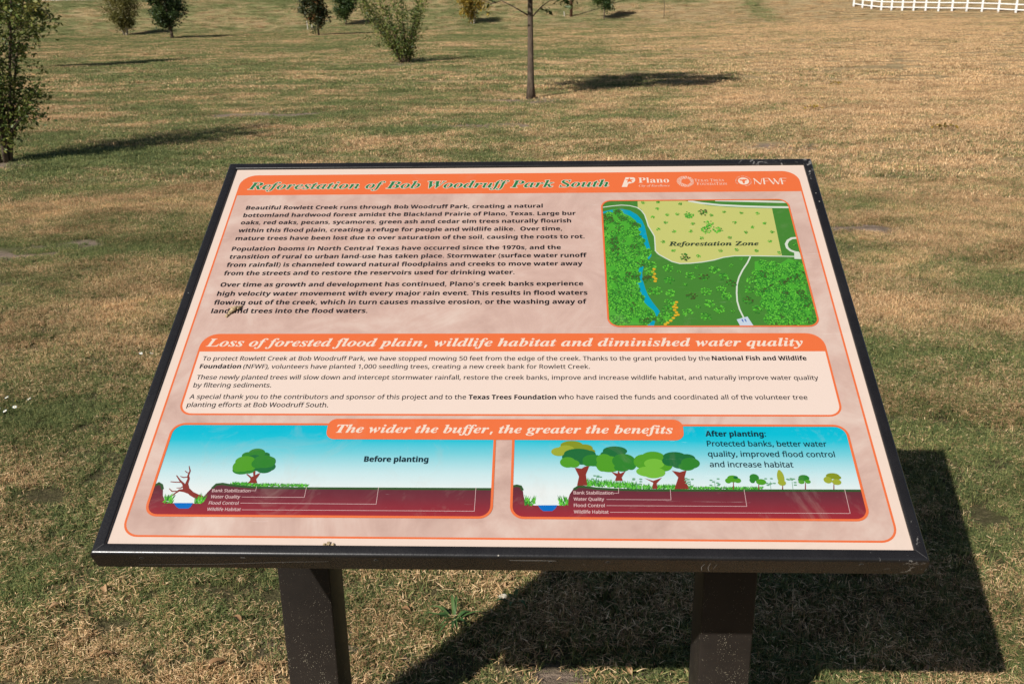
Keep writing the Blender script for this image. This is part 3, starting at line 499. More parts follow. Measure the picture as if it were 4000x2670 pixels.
BOLD = {
 ' ': [175,[]],
 '(': [201,[[126,-106,-45,63,-30,71,-18,76,-6,80,6,81,18,77,30,73,45,65,55,0,-41,-67,-30,-73,-17,-76,-6,-79,6,-77,17,-76,30,-72,41,-66]]],
 ')': [201,[[21,-106,41,66,29,72,18,76,6,77,-6,79,-18,76,-30,73,-41,67,56,0,44,-65,31,-73,18,-77,6,-81,-6,-80,-18,-76,-31,-71,-44,-63]]],
 ',': [180,[[28,-87,19,84,14,81,63,0,5,-7,-11,-38,-14,-41,-33,-79]]],
 '-': [216,[[27,154,0,52,162,0,0,-52]]],
 '.': [180,[[89,-9,-15,2,-14,8,-9,14,-3,21,3,21,9,14,14,8,15,2,17,-2,13,-8,10,-14,3,-21,-3,-21,-10,-14,-13,-8]]],
 '0': [384,[[191,-7,-75,17,-52,49,-30,78,-10,103,4,72,12,61,22,48,31,36,43,23,55,7,75,-16,52,-49,31,-78,10,-104,-4,-72,-12,-61,-22,-48,-31,-36,-43,-22],[191,75,32,10,21,31,11,52,4,72,-4,72,-11,51,-21,32,-32,10,-32,-10,-20,-32,-11,-51,-3,-72,3,-72,11,-51,20,-31]]],
 '1': [384,[[176,0,3,373,-25,-25,-65,-52,-49,61,154,123,83,0,0,-480]]],
 '7': [384,[[75,0,180,394,-237,0,0,86,344,0,0,-64,-181,-416]]],
 '9': [384,[[120,-7,-33,1,-32,4,0,81,43,-6,15,0,53,4,39,15,28,22,18,30,11,37,5,41,-4,0,-17,-21,-21,-18,-28,-12,-41,-4,-55,9,-43,30,-27,48,-10,64,11,70,33,53,52,33,68,11,46,-6,42,-17,36,-28,27,-41,18,-53,6,-65,-2,-41,-4,-41,-8,-39,-13,-37,-18,-34,-25,-30,-30,-25,-39,-19,-46,-12],[185,244,21,3,18,8,15,11,11,14,7,15,2,16,-2,22,-6,22,-10,19,-14,16,-18,10,-22,4,-27,-5,-22,-16,-14,-26,-4,-37,4,-32,12,-23,20,-16]]],
 ':': [180,[[89,278,-15,3,-14,8,-9,14,-3,21,3,21,9,14,14,8,15,2,17,-2,13,-8,10,-14,3,-21,-3,-21,-10,-14,-13,-8],[89,-9,-15,2,-14,8,-9,14,-3,21,3,21,9,14,14,8,15,2,17,-2,13,-8,10,-14,3,-21,-3,-21,-10,-14,-13,-8]]],
 'A': [463,[[0,0,169,482,124,0,170,-482,-109,0,-35,114,-175,0,-35,-114],[170,199,125,0,-55,176,-8,32]]],
 'B': [451,[[60,0,0,480,150,0,84,-7,61,-20,36,-37,13,-58,-5,-38,-15,-31,-23,-23,-31,-11,0,-4,23,-6,20,-11,18,-14,13,-21,9,-26,3,-34,-12,-58,-35,-44,-56,-28,-73,-9],[162,289,59,0,37,4,24,11,13,17,5,24,-6,23,-15,16,-26,9,-37,3,-54,0],[162,84,66,0,39,4,25,14,14,20,4,27,-4,24,-14,19,-26,13,-41,4,-63,0]]],
 'C': [428,[[255,-7,-68,8,-54,23,-42,37,-29,49,-17,60,-6,69,7,68,19,60,32,50,44,38,56,23,67,8,36,-2,35,-7,36,-10,33,-14,-33,-83,-27,12,-27,10,-27,7,-26,3,-52,-11,-37,-33,-24,-52,-7,-68,7,-67,21,-51,37,-32,55,-10,29,2,30,5,63,18,0,-85,-31,-11,-31,-8,-33,-4]]],
 'F': [369,[[60,0,0,480,275,0,0,-84,-174,0,0,-123,162,0,0,-84,-162,0,0,-189]]],
 'L': [379,[[60,0,0,480,102,0,0,-396,195,0,0,-84]]],
 'N': [546,[[60,0,0,480,129,0,208,-360,2,0,-5,133,0,227,92,0,0,-480,-129,0,-209,363,-3,0,6,-103,0,-260]]],
 'O': [535,[[267,-7,-71,8,-57,23,-44,37,-32,50,-18,60,-6,70,6,70,18,60,32,49,44,36,57,23,72,8,71,-8,57,-23,44,-36,31,-50,19,-60,6,-70,-6,-69,-19,-61,-31,-49,-44,-37,-57,-23],[267,79,56,10,38,33,21,51,7,67,-7,68,-21,51,-38,33,-55,10,-56,-10,-37,-33,-22,-51,-7,-68,7,-67,22,-51,37,-33]]],
 'P': [422,[[60,0,0,480,154,0,80,-10,55,-30,32,-48,11,-62,-5,-41,-13,-37,-23,-33,-35,-26,-48,-17,-62,-5,-44,0,0,-171],[162,254,33,0,39,4,30,13,18,22,7,33,-20,53,-61,17,-46,0]]],
 'R': [443,[[60,0,0,480,140,0,85,-9,60,-27,35,-45,12,-63,-4,-31,-9,-27,-14,-22,-19,-19,-21,-16,-23,-12,141,-209,-113,0,-114,184,-54,0,0,-184],[162,267,33,0,43,4,29,12,16,21,6,29,-6,29,-17,20,-30,11,-43,3,-31,0]]],
 'S': [370,[[167,-7,-72,8,-64,21,0,95,71,-27,36,-10,37,-3,32,4,21,11,12,16,4,20,-7,25,-20,19,-30,17,-73,36,-19,13,-18,15,-16,19,-13,21,-9,26,-3,31,11,57,33,43,51,27,68,9,36,-2,35,-6,35,-11,36,-14,-33,-80,-31,12,-28,9,-26,6,-28,2,-25,-4,-19,-10,-11,-15,-4,-20,5,-23,17,-17,102,-54,29,-18,23,-21,17,-24,11,-28,3,-35,-11,-57,-35,-45,-55,-28]]],
 'T': [389,[[144,0,0,395,-131,0,0,85,362,0,0,-85,-130,0,0,-395]]],
 'W': [649,[[122,0,-122,480,100,0,70,-301,9,-47,6,-40,14,85,8,34,70,269,96,0,92,-388,84,388,100,0,-122,-480,-115,0,-68,261,-2,13,-4,15,-14,75,-86,-364]]],
 'a': [406,[[142,-7,-45,7,-37,22,-24,36,-8,51,10,51,31,36,51,21,72,9,64,2,0,16,-4,25,-11,18,-18,10,-24,3,-27,-2,-26,-6,-25,-8,-26,-11,-33,68,32,14,34,10,37,7,38,2,65,-8,48,-24,29,-40,10,-58,0,-244,-70,0,-19,50,-3,0,-24,-26,-25,-17,-31,-10],[179,66,30,5,25,15,16,23,6,31,0,30,-39,-1,-41,-5,-26,-13,-14,-19,-5,-23,3,-20,10,-13,16,-7]]],
 'b': [425,[[254,-7,-36,4,-28,11,-21,15,-17,17,-6,0,-17,-40,-77,0,0,510,100,0,-4,-191,4,0,18,21,22,18,29,11,36,4,55,-12,45,-36,28,-59,10,-82,-10,-83,-29,-59,-45,-37],[226,75,27,7,22,21,13,35,5,47,-5,47,-14,34,-21,21,-29,6,-33,-6,-21,-18,-13,-30,-5,-44,0,-10,4,-47,12,-35,22,-21]]],
 'c': [345,[[201,-7,-72,12,-54,34,-34,58,-11,84,6,61,17,49,27,37,37,25,43,15,50,5,35,-1,31,-6,26,-8,22,-9,-29,-78,-44,16,-21,4,-20,2,-58,-28,-20,-83,5,-48,16,-33,24,-20,33,-6,30,2,26,6,24,10,23,13,0,-85,-23,-13,-25,-8,-29,-5]]],
 'd': [425,[[169,-7,-56,12,-44,36,-29,60,-10,82,10,82,29,60,45,36,57,12,36,-3,29,-12,23,-17,18,-21,3,0,-7,52,0,138,100,0,0,-510,-77,0,-19,48,-4,0,-18,-21,-22,-18,-29,-12],[203,73,36,6,23,19,13,30,4,43,0,11,-4,47,-12,35,-23,21,-38,7,-29,-7,-23,-21,-14,-35,-4,-48,4,-47,14,-34,23,-20]]],
 'e': [397,[[218,-7,-52,5,-45,16,-38,26,-29,36,-18,47,-6,58,6,59,16,48,26,37,35,27,42,16,48,5,68,-10,53,-33,33,-52,11,-71,0,-49,-236,0,7,-37,18,-29,28,-18,38,-6,34,2,30,5,30,9,30,13,0,-78,-27,-11,-30,-8,-33,-5],[134,225,140,0,-5,31,-12,24,-22,17,-31,5,-26,-4,-22,-15,-15,-24]]],
 'f': [260,[[69,0,0,291,-56,0,0,49,56,27,0,27,3,41,12,31,19,22,26,15,32,8,37,3,28,-1,26,-4,21,-5,17,-6,-25,-73,-40,9,-16,1,-18,-4,-13,-9,-7,-15,-2,-17,0,-23,86,0,0,-76,-86,0,0,-291]]],
 'g': [425,[[189,-161,-37,1,-35,4,-33,6,-32,10,0,80,70,-21,73,-7,58,21,20,62,2,53,-2,0,-21,-25,-24,-17,-28,-10,-31,-3,-58,13,-44,37,-28,60,-9,80,10,80,28,60,44,38,59,12,61,-13,45,-40,3,0,8,47,85,0,0,-368,-12,-69,-35,-50,-57,-31],[204,72,33,5,24,17,14,30,4,46,0,12,-4,51,-14,34,-23,19,-35,6,-53,-28,-18,-83,18,-82]]],
 'h': [441,[[52,0,0,510,100,0,-4,-190,5,0,20,24,25,17,29,9,32,3,54,-8,42,-23,27,-42,9,-61,0,-239,-100,0,0,214,-15,60,-44,19,-38,-7,-24,-24,-13,-38,-5,-51,0,-173]]],
 'i': [205,[[103,412,-21,3,-18,8,-12,15,-4,23,4,24,12,15,18,8,21,2,20,-2,18,-8,12,-15,4,-24,-4,-23,-12,-15,-18,-8],[52,0,0,367,100,0,0,-367]]],
 'j': [205,[[103,412,-21,3,-18,8,-12,15,-4,23,4,24,12,15,18,8,21,2,20,-2,18,-8,12,-15,4,-24,-4,-23,-12,-15,-18,-8],[23,-161,-17,0,-49,8,0,78,47,-6,19,3,15,9,11,17,3,27,0,392,100,0,0,-407,-3,-32,-9,-29,-17,-25,-25,-19,-33,-12]]],
 'k': [416,[[52,0,0,510,100,0,-5,-311,1,0,32,43,115,125,113,0,-146,-159,154,-208,-115,0,-106,148,-43,-34,0,-114]]],
 'l': [205,[[52,0,0,510,100,0,0,-510]]],
 'm': [660,[[52,0,0,367,77,0,13,-47,6,0,20,24,26,17,30,9,31,3,37,-3,31,-10,25,-16,18,-24,9,0,20,24,26,17,31,9,31,3,55,-8,39,-23,24,-42,8,-61,0,-239,-100,0,0,214,-14,60,-41,19,-34,-7,-22,-21,-13,-34,-4,-47,0,-184,-100,0,0,214,-14,60,-41,19,-36,-7,-22,-24,-12,-38,-4,-51,0,-173]]],
 'n': [441,[[52,0,0,367,77,0,13,-47,6,0,20,24,28,17,31,9,34,3,53,-8,41,-23,27,-42,9,-61,0,-239,-100,0,0,214,-4,35,-10,25,-19,15,-26,4,-39,-7,-24,-24,-12,-38,-5,-51,0,-173]]],
 'o': [416,[[207,-7,-48,6,-43,16,-36,28,-27,37,-17,48,-6,56,12,81,36,59,56,37,75,12,49,-5,42,-17,36,-27,27,-37,17,-47,5,-56,-12,-81,-36,-60,-56,-37],[208,74,34,7,24,21,13,34,4,48,-4,48,-13,34,-24,20,-34,7,-35,-7,-23,-20,-13,-34,-5,-48,5,-48,13,-34,24,-21]]],
 'p': [425,[[52,-161,0,528,82,0,14,-48,4,0,18,21,22,17,29,12,36,4,55,-12,45,-36,28,-59,10,-82,-10,-82,-30,-60,-45,-37,-56,-12,-36,4,-27,11,-22,15,-17,17,-5,0,4,-27,1,-26,0,-148],[226,75,29,7,21,21,13,35,4,47,-17,81,-52,27,-33,-6,-21,-18,-13,-30,-5,-44,0,-10,4,-47,12,-35,22,-21]]],
 'r': [305,[[52,0,0,367,76,0,15,-62,5,0,19,26,25,22,30,15,35,5,34,-2,-8,-94,-54,1,-24,-7,-21,-12,-17,-17,-11,-24,-4,-31,0,-187]]],
 's': [334,[[152,-7,-36,2,-30,3,-28,7,-27,10,0,82,31,-12,33,-10,32,-6,28,-3,25,3,17,6,9,10,4,13,-2,9,-4,8,-7,8,-14,9,-84,39,-25,14,-19,16,-14,19,-8,23,-3,28,10,45,30,32,46,19,59,6,34,-1,31,-5,32,-9,32,-13,-30,-72,-51,19,-24,6,-25,2,-33,-7,-11,-18,1,-8,4,-7,9,-8,13,-8,79,-34,25,-14,20,-15,15,-19,9,-23,3,-30,-10,-49,-29,-37,-49,-22]]],
 't': [291,[[178,-7,-31,3,-28,8,-23,15,-18,22,-11,32,-4,42,0,176,-48,0,0,43,56,33,28,78,64,0,0,-78,103,0,0,-76,-103,0,0,-176,3,-18,9,-13,14,-8,18,-3,16,1,32,6,15,5,0,-75,-40,-12]]],
 'u': [441,[[181,-7,-54,8,-41,24,-27,42,-9,61,0,239,100,0,0,-215,4,-34,11,-25,18,-15,27,-5,38,8,24,23,13,38,4,52,0,173,100,0,0,-367,-77,0,-13,47,-6,0,-20,-24,-28,-17,-31,-10]]],
 'v': [382,[[140,0,-140,367,105,0,76,-228,7,-39,1,-17,3,0,5,37,10,38,70,209,105,0,-140,-367]]],
 'w': [575,[[111,0,-104,367,99,0,47,-181,16,-102,2,0,62,283,110,0,50,-206,9,-62,0,-15,3,0,21,120,44,163,98,0,-105,-367,-109,0,-28,128,-38,162,-3,0,-2,-13,-65,-277]]],
 'x': [388,[[3,0,125,187,-119,180,114,0,71,-117,72,117,113,0,-119,-180,125,-187,-114,0,-77,126,-77,-126]]],
 'y': [382,[[74,-161,-51,5,0,79,39,-4,29,5,21,15,17,21,11,25,6,18,-146,364,109,0,70,-206,8,-31,4,-33,2,0,82,270,107,0,-155,-414,-26,-50,-35,-36,-43,-21]]],
 '\u2019': [403,[[64,0,0,480,275,0,0,-480],[98,34,208,0,0,411,-208,0]]],
}
ITALIC_SERIF = {
 ' ': [175,[]],
 ',': [180,[[28,-87,19,84,14,81,63,0,5,-7,-11,-38,-14,-41,-33,-79]]],
 'B': [430,[[-34,0,0,15,19,2,15,3,12,8,10,13,9,18,8,26,81,319,-3,13,-8,9,-14,5,-22,4,0,16,149,0,88,-6,60,-18,33,-30,11,-44,-32,-71,-93,-42,67,-39,22,-61,-5,-35,-14,-33,-26,-29,-38,-23,-54,-15,-70,-5],[201,248,49,8,36,24,22,36,7,48,-16,48,-46,16,-20,-5,-11,-17,-41,-157],[166,22,45,9,35,26,22,41,8,51,-22,59,-67,19,-11,0,-46,-169,-1,-14,9,-16]]],
 'L': [425,[[-34,0,0,15,19,2,15,3,12,8,10,13,9,18,8,26,76,284,4,18,1,14,-3,15,-8,10,-15,6,-21,3,0,16,210,0,0,-16,-19,-2,-16,-4,-12,-8,-9,-13,-8,-18,-8,-25,-75,-282,-6,-27,-2,-14,4,-9,10,-5,46,-4,60,6,50,20,41,34,32,50,22,0,-42,-134]]],
 'P': [409,[[-34,0,0,15,19,2,15,3,12,8,10,13,9,18,8,26,81,319,-3,13,-8,9,-14,5,-22,4,0,16,186,0,113,-27,38,-78,-6,-36,-18,-32,-27,-27,-36,-20,-52,-12,-76,-4,-24,0,-40,-154,-1,-14,2,-14,9,-9,14,-6,22,-3,0,-15],[199,238,49,8,35,25,21,39,8,53,-15,49,-45,16,-14,-2,-8,-5,-6,-11,-6,-18,-40,-153]]],
 'R': [429,[[-34,0,0,15,19,2,15,3,12,8,10,13,9,18,8,26,79,331,-9,10,-14,5,-22,4,0,16,180,0,73,-6,50,-19,29,-31,10,-45,-8,-40,-25,-34,-40,-27,-56,-18,57,-170,9,-21,12,-12,16,-7,20,-4,0,-17,-134,0,-72,222,-21,0,-42,-160,-1,-15,2,-14,9,-9,14,-6,22,-3,0,-15],[246,253,36,25,23,38,8,48,-15,49,-45,16,-13,-1,-8,-4,-6,-9,-47,-169]]],
 'S': [369,[[154,-11,-43,5,-63,19,-10,1,-8,-1,-6,-4,-15,-16,-18,0,35,151,19,0,6,-60,20,-39,31,-24,43,-8,22,3,20,9,17,14,13,17,8,20,3,21,-3,20,-7,17,-12,18,-16,18,-48,44,-25,24,-19,20,-13,19,-9,18,-5,19,-1,22,4,35,14,30,21,26,28,19,34,13,37,4,19,-1,44,-9,41,-11,16,5,14,14,18,0,-32,-139,-20,0,-2,44,-8,24,-14,21,-17,15,-20,10,-23,3,-27,-5,-23,-15,-16,-23,-5,-28,3,-19,10,-18,14,-18,17,-18,22,-21,52,-49,22,-30,14,-33,5,-36,-11,-57,-31,-44,-49,-27]]],
 'T': [403,[[44,0,0,17,24,3,18,7,12,13,9,20,98,367,-11,0,-38,-6,-36,-19,-32,-31,-24,-41,-17,0,25,121,365,0,-19,-129,-19,0,-25,78,-63,26,-5,0,-101,-380,3,-13,8,-8,14,-5,23,-3,0,-17]]],
 'W': [549,[[79,-11,3,371,-3,33,-8,22,-17,13,-24,5,0,18,183,0,0,-18,-20,-5,-11,-11,-6,-18,-2,-29,-2,-210,124,207,1,23,-3,20,-8,14,-15,7,-21,3,0,17,180,0,0,-16,-19,-4,-12,-8,-6,-13,-3,-20,-7,-227,140,242,0,5,-9,18,-30,7,0,16,124,0,0,-16,-22,-6,-16,-13,-15,-18,-16,-25,-231,-384,-21,0,8,327,-196,-327]]],
 'Z': [399,[[-7,0,0,19,293,407,-36,0,-41,-3,-35,-7,-31,-13,-28,-18,-25,-25,-25,-33,-19,2,37,122,310,0,0,-27,-286,-400,53,0,62,7,50,19,42,33,35,49,18,0,-37,-132]]],
 'a': [336,[[53,-9,-29,6,-23,17,-15,26,-5,33,4,36,10,38,16,37,21,36,24,31,28,25,42,25,39,9,33,-11,16,-34,11,38,72,0,-69,-247,3,-12,7,-4,21,12,26,35,15,-9,-52,-65,-51,-22,-31,11,-11,32,7,41,-25,-37,-26,-26,-27,-16],[93,41,15,4,16,11,15,17,13,22,13,25,21,55,11,52,1,21,-6,24,-20,9,-15,-5,-16,-12,-16,-20,-16,-25,-14,-29,-20,-54,-9,-39,-1,-16,7,-30]]],
 'b': [322,[[77,-9,-22,1,-21,5,-18,7,-15,8,-9,9,-3,10,1,9,99,358,2,14,-2,10,-5,7,-10,3,-26,1,0,18,67,7,74,12,-60,-215,42,41,47,14,29,-6,24,-18,15,-28,5,-37,-4,-36,-11,-37,-17,-37,-22,-34,-27,-30,-31,-24,-49,-24],[91,15,18,3,18,11,17,16,15,20,14,24,23,54,7,28,5,27,2,25,-3,17,-6,13,-10,8,-12,2,-25,-7,-20,-24,-10,-17,-18,-47,-29,-99,-5,-21,-2,-15,5,-14]]],
 'd': [334,[[55,-9,-29,5,-23,18,-14,29,-4,39,2,32,9,34,14,34,19,33,23,30,26,27,43,28,43,10,26,-4,23,-12,28,96,2,22,-2,10,-7,6,-12,3,-17,2,0,18,32,3,106,16,-113,-417,0,-5,2,-5,6,-2,8,3,9,8,12,15,14,22,16,-11,-27,-38,-24,-27,-23,-17,-25,-5,-31,11,-10,33,2,20,5,21,-26,-38,-25,-26,-27,-16],[96,42,15,4,16,12,15,18,14,23,24,54,9,28,7,27,4,23,1,18,-6,26,-18,8,-13,-3,-15,-11,-15,-17,-14,-21,-14,-24,-13,-26,-11,-28,-8,-27,-6,-25,-2,-22,3,-16,6,-12,9,-7]]],
 'e': [269,[[87,-9,-40,7,-31,21,-20,34,-7,45,4,37,13,37,19,35,24,33,29,28,31,22,34,15,33,5,31,-5,23,-12,14,-20,5,-25,-11,-39,-31,-35,-54,-30,-74,-20,-3,-18,-1,-18,3,-22,9,-16,15,-11,20,-3,37,15,36,44,19,-12,-56,-69],[84,146,30,10,26,15,23,19,16,22,11,24,3,24,-1,12,-5,8,-7,6,-9,1,-22,-8,-23,-27,-23,-45]]],
 'f': [193,[[-66,-139,-24,4,-18,11,-13,18,-4,21,2,15,7,12,11,8,14,2,13,-2,9,-6,7,-10,2,-13,-1,-10,-10,-18,3,-7,9,-3,13,4,12,11,10,16,9,21,10,30,20,84,45,226,-47,0,6,28,47,0,26,73,34,52,40,32,46,10,29,-3,23,-11,13,-17,5,-21,-9,-27,-26,-10,-12,3,-11,7,-7,10,-3,12,2,9,8,15,1,5,-3,5,-8,2,-19,-8,-17,-26,-17,-46,-17,-66,57,0,-4,-28,-57,0,-35,-162,-19,-78,-21,-64,-25,-48,-29,-35,-35,-20]]],
 'g': [298,[[77,-139,-54,5,-41,15,-25,24,-8,29,5,22,15,19,27,16,37,14,-27,23,-9,23,4,17,11,15,18,15,27,16,-21,16,-16,17,-8,19,-3,23,5,31,14,28,22,25,29,20,34,12,36,5,51,-9,44,-24,58,0,-3,-29,-38,0,3,-23,-5,-33,-15,-28,-23,-25,-30,-19,-34,-12,-39,-4,-35,2,-13,-11,-4,-11,7,-12,20,-9,19,-5,47,-16,23,-10,19,-11,15,-12,13,-21,4,-24,-5,-29,-15,-25,-24,-20,-31,-16,-38,-10],[116,125,17,4,16,13,15,20,11,26,7,28,3,30,-8,31,-21,10,-18,-4,-16,-14,-15,-22,-11,-25,-8,-29,-2,-29,8,-29],[85,-117,32,4,24,11,16,17,5,19,-6,19,-18,15,-31,13,-47,15,-39,-27,-14,-31,6,-21,17,-18,24,-12]]],
 'h': [357,[[210,-9,-34,12,-11,38,2,18,50,163,6,24,-3,11,-10,4,-38,-19,-41,-57,-39,-85,-29,-100,-82,0,107,422,-5,6,-10,3,-15,2,-10,0,0,18,29,2,33,4,77,13,-72,-273,36,50,33,35,33,21,36,7,37,-13,13,-38,-5,-36,-16,-53,-34,-123,9,-4,19,14,30,41,14,-9,-55,-74]]],
 'i': [194,[[132,371,-18,4,-14,9,-10,14,-3,18,3,17,10,14,14,10,18,3,17,-3,14,-10,10,-14,3,-17,-3,-18,-10,-14,-14,-9],[49,-8,-20,3,-16,10,-9,16,-3,20,50,196,2,17,-7,14,-20,5,-7,0,0,16,131,21,-65,-242,-1,-13,3,-9,8,-4,20,12,27,36,13,-9,-52,-67]]],
 'k': [323,[[204,-9,-29,7,-21,21,-18,46,-16,79,-24,-18,-33,-126,-82,0,107,422,-5,6,-10,3,-15,2,-10,0,0,18,29,2,33,4,77,13,-81,-305,71,56,14,13,16,19,6,14,-2,9,-5,5,-10,3,-15,2,0,18,137,0,0,-18,-9,-1,-17,-5,-68,-49,-35,-30,23,-122,13,-28,15,-9,19,10,18,31,15,-7,-42,-64]]],
 'l': [173,[[40,-9,-21,3,-16,9,-10,16,-3,21,2,21,95,353,-7,14,-22,5,-6,0,0,17,131,20,-110,-410,0,-6,2,-10,8,-3,21,12,27,36,13,-10,-26,-40,-25,-27,-25,-16]]],
 'm': [525,[[380,-8,-34,12,-11,38,2,18,50,162,6,25,-3,11,-10,3,-29,-12,-33,-35,-34,-62,-34,-90,-20,-62,-78,0,68,222,6,25,-4,11,-9,3,-17,-4,-19,-13,-20,-22,-21,-32,-20,-38,-19,-45,-17,-50,-14,-57,-80,0,66,254,-7,14,-21,5,-6,0,-1,16,63,9,71,12,-35,-117,37,52,34,36,33,22,36,7,38,-13,12,-37,-2,-18,-5,-25,31,41,31,29,30,17,31,6,38,-13,13,-37,-5,-36,-16,-53,-34,-124,8,-3,10,3,10,9,25,35,15,-10,-27,-39,-26,-28,-26,-17]]],
 'n': [357,[[213,-9,-34,12,-11,38,2,18,5,25,9,31,36,107,6,24,-4,11,-9,4,-37,-18,-40,-53,-20,-38,-19,-45,-17,-50,-14,-57,-80,0,66,254,-7,14,-21,5,-6,0,-1,16,63,9,71,12,-35,-117,37,52,34,36,33,22,36,7,38,-13,12,-38,-1,-13,-10,-45,-47,-144,3,-10,9,-4,9,3,10,9,25,35,15,-10,-28,-39,-25,-28,-26,-17]]],
 'o': [316,[[96,-9,-42,7,-34,22,-23,34,-7,44,4,37,12,37,18,36,24,33,28,28,31,22,34,14,34,5,46,-8,35,-21,22,-34,7,-44,-4,-36,-11,-37,-18,-36,-24,-33,-28,-28,-32,-23,-35,-15],[103,13,16,5,15,12,14,20,14,24,12,28,19,60,7,29,6,49,-9,36,-25,12,-15,-4,-16,-12,-14,-19,-14,-24,-12,-27,-11,-30,-15,-61,-4,-28,-2,-25,9,-33]]],
 'p': [330,[[-79,-139,0,18,16,2,12,5,8,8,6,11,88,336,1,12,-2,10,-6,6,-11,3,-17,1,0,17,128,20,-20,-68,52,51,52,17,29,-6,22,-16,14,-27,5,-37,-4,-40,-12,-41,-19,-40,-24,-36,-28,-31,-31,-25,-33,-15,-33,-5,-24,3,-21,12,-24,-88,-1,-15,3,-12,7,-7,12,-3,20,-3,0,-17],[102,15,17,4,16,12,16,18,14,22,13,26,12,28,10,28,7,26,5,24,2,21,-2,16,-6,12,-8,7,-11,3,-46,-30,-38,-90,-23,-89,-2,-15,6,-18]]],
 'q': [321,[[75,-139,0,18,14,1,10,2,8,5,6,8,6,13,42,154,-24,-32,-23,-22,-25,-13,-29,-4,-29,5,-22,18,-14,29,-4,39,3,32,8,34,14,34,19,33,22,30,26,27,41,28,43,10,28,-6,25,-17,4,17,78,0,-102,-386,-1,-12,2,-13,7,-8,13,-5,19,-2,0,-17],[102,42,15,3,15,12,15,17,14,22,24,53,9,28,7,27,5,26,2,22,-7,24,-18,7,-13,-3,-14,-10,-13,-15,-14,-19,-13,-21,-12,-23,-10,-23,-7,-22,-10,-39,-4,-29,7,-28]]],
 'r': [261,[[-14,0,66,254,-7,14,-21,5,-6,0,-1,16,63,9,71,12,-37,-121,30,54,14,21,13,16,13,13,13,9,13,6,12,2,28,-12,9,-33,-2,-20,-8,-15,-13,-9,-16,-3,-18,5,-22,18,-23,-17,-30,-49,-17,-36,-30,-88,-14,-51]]],
 's': [253,[[91,-9,-28,3,-41,13,-7,0,-12,-3,-10,-11,-17,3,17,113,20,-4,20,-68,48,-23,29,10,10,28,-2,12,-4,13,-8,14,-37,47,-18,25,-12,22,-8,22,-3,21,7,32,18,26,29,17,34,6,29,-3,59,-8,8,9,18,0,-15,-102,-18,2,-23,61,-40,20,-15,-2,-12,-8,-8,-10,-2,-13,6,-24,21,-29,22,-26,37,-60,5,-17,2,-17,-3,-24,-10,-22,-15,-19,-20,-14,-24,-9]]],
 't': [185,[[30,-9,-34,12,-11,36,60,234,-32,0,0,24,66,37,55,64,28,0,-28,-98,53,0,-8,-27,-53,0,-59,-217,3,-11,7,-4,21,13,30,41,16,-10,-28,-41,-28,-30,-28,-17]]],
 'u': [357,[[46,-9,-38,12,-13,38,5,34,6,25,32,111,6,26,2,17,-7,14,-20,5,-6,0,-1,16,96,14,38,7,-69,-245,-1,-12,3,-10,10,-3,36,18,42,55,39,84,30,104,80,0,-49,-180,-16,-64,0,-5,6,-7,4,-1,9,3,29,32,7,12,15,-10,-28,-39,-25,-29,-26,-17,-27,-5,-19,3,-14,10,-10,15,-3,21,3,20,9,43,-34,-50,-33,-35,-33,-21]]],
 'w': [420,[[48,-10,-3,164,-3,44,-4,30,-13,35,-20,11,-6,-1,-1,18,99,19,16,-45,11,-133,105,178,17,0,21,-223,36,43,14,20,28,56,1,8,-4,13,-24,28,-4,16,3,16,8,13,12,8,16,3,17,-3,13,-10,8,-15,3,-19,-38,-96,-111,-143,-29,-34,-19,-1,-18,189,-111,-188]]],
 'y': [281,[[-30,-140,-21,3,-15,8,-11,14,-3,16,3,15,8,12,13,8,15,3,15,-3,35,-18,11,-3,8,2,10,6,10,9,20,25,8,13,5,13,2,11,-50,257,-9,18,-10,6,-15,2,-8,-1,0,18,77,14,17,2,14,-14,13,-42,36,-179,43,85,14,51,-5,14,-27,27,-5,17,3,16,8,13,14,9,17,3,17,-3,13,-9,8,-14,3,-19,-3,-20,-7,-26,-12,-32,-15,-35,-19,-39,-44,-79,-25,-39,-26,-36,-26,-33,-27,-27,-27,-21,-25,-14]]],
}
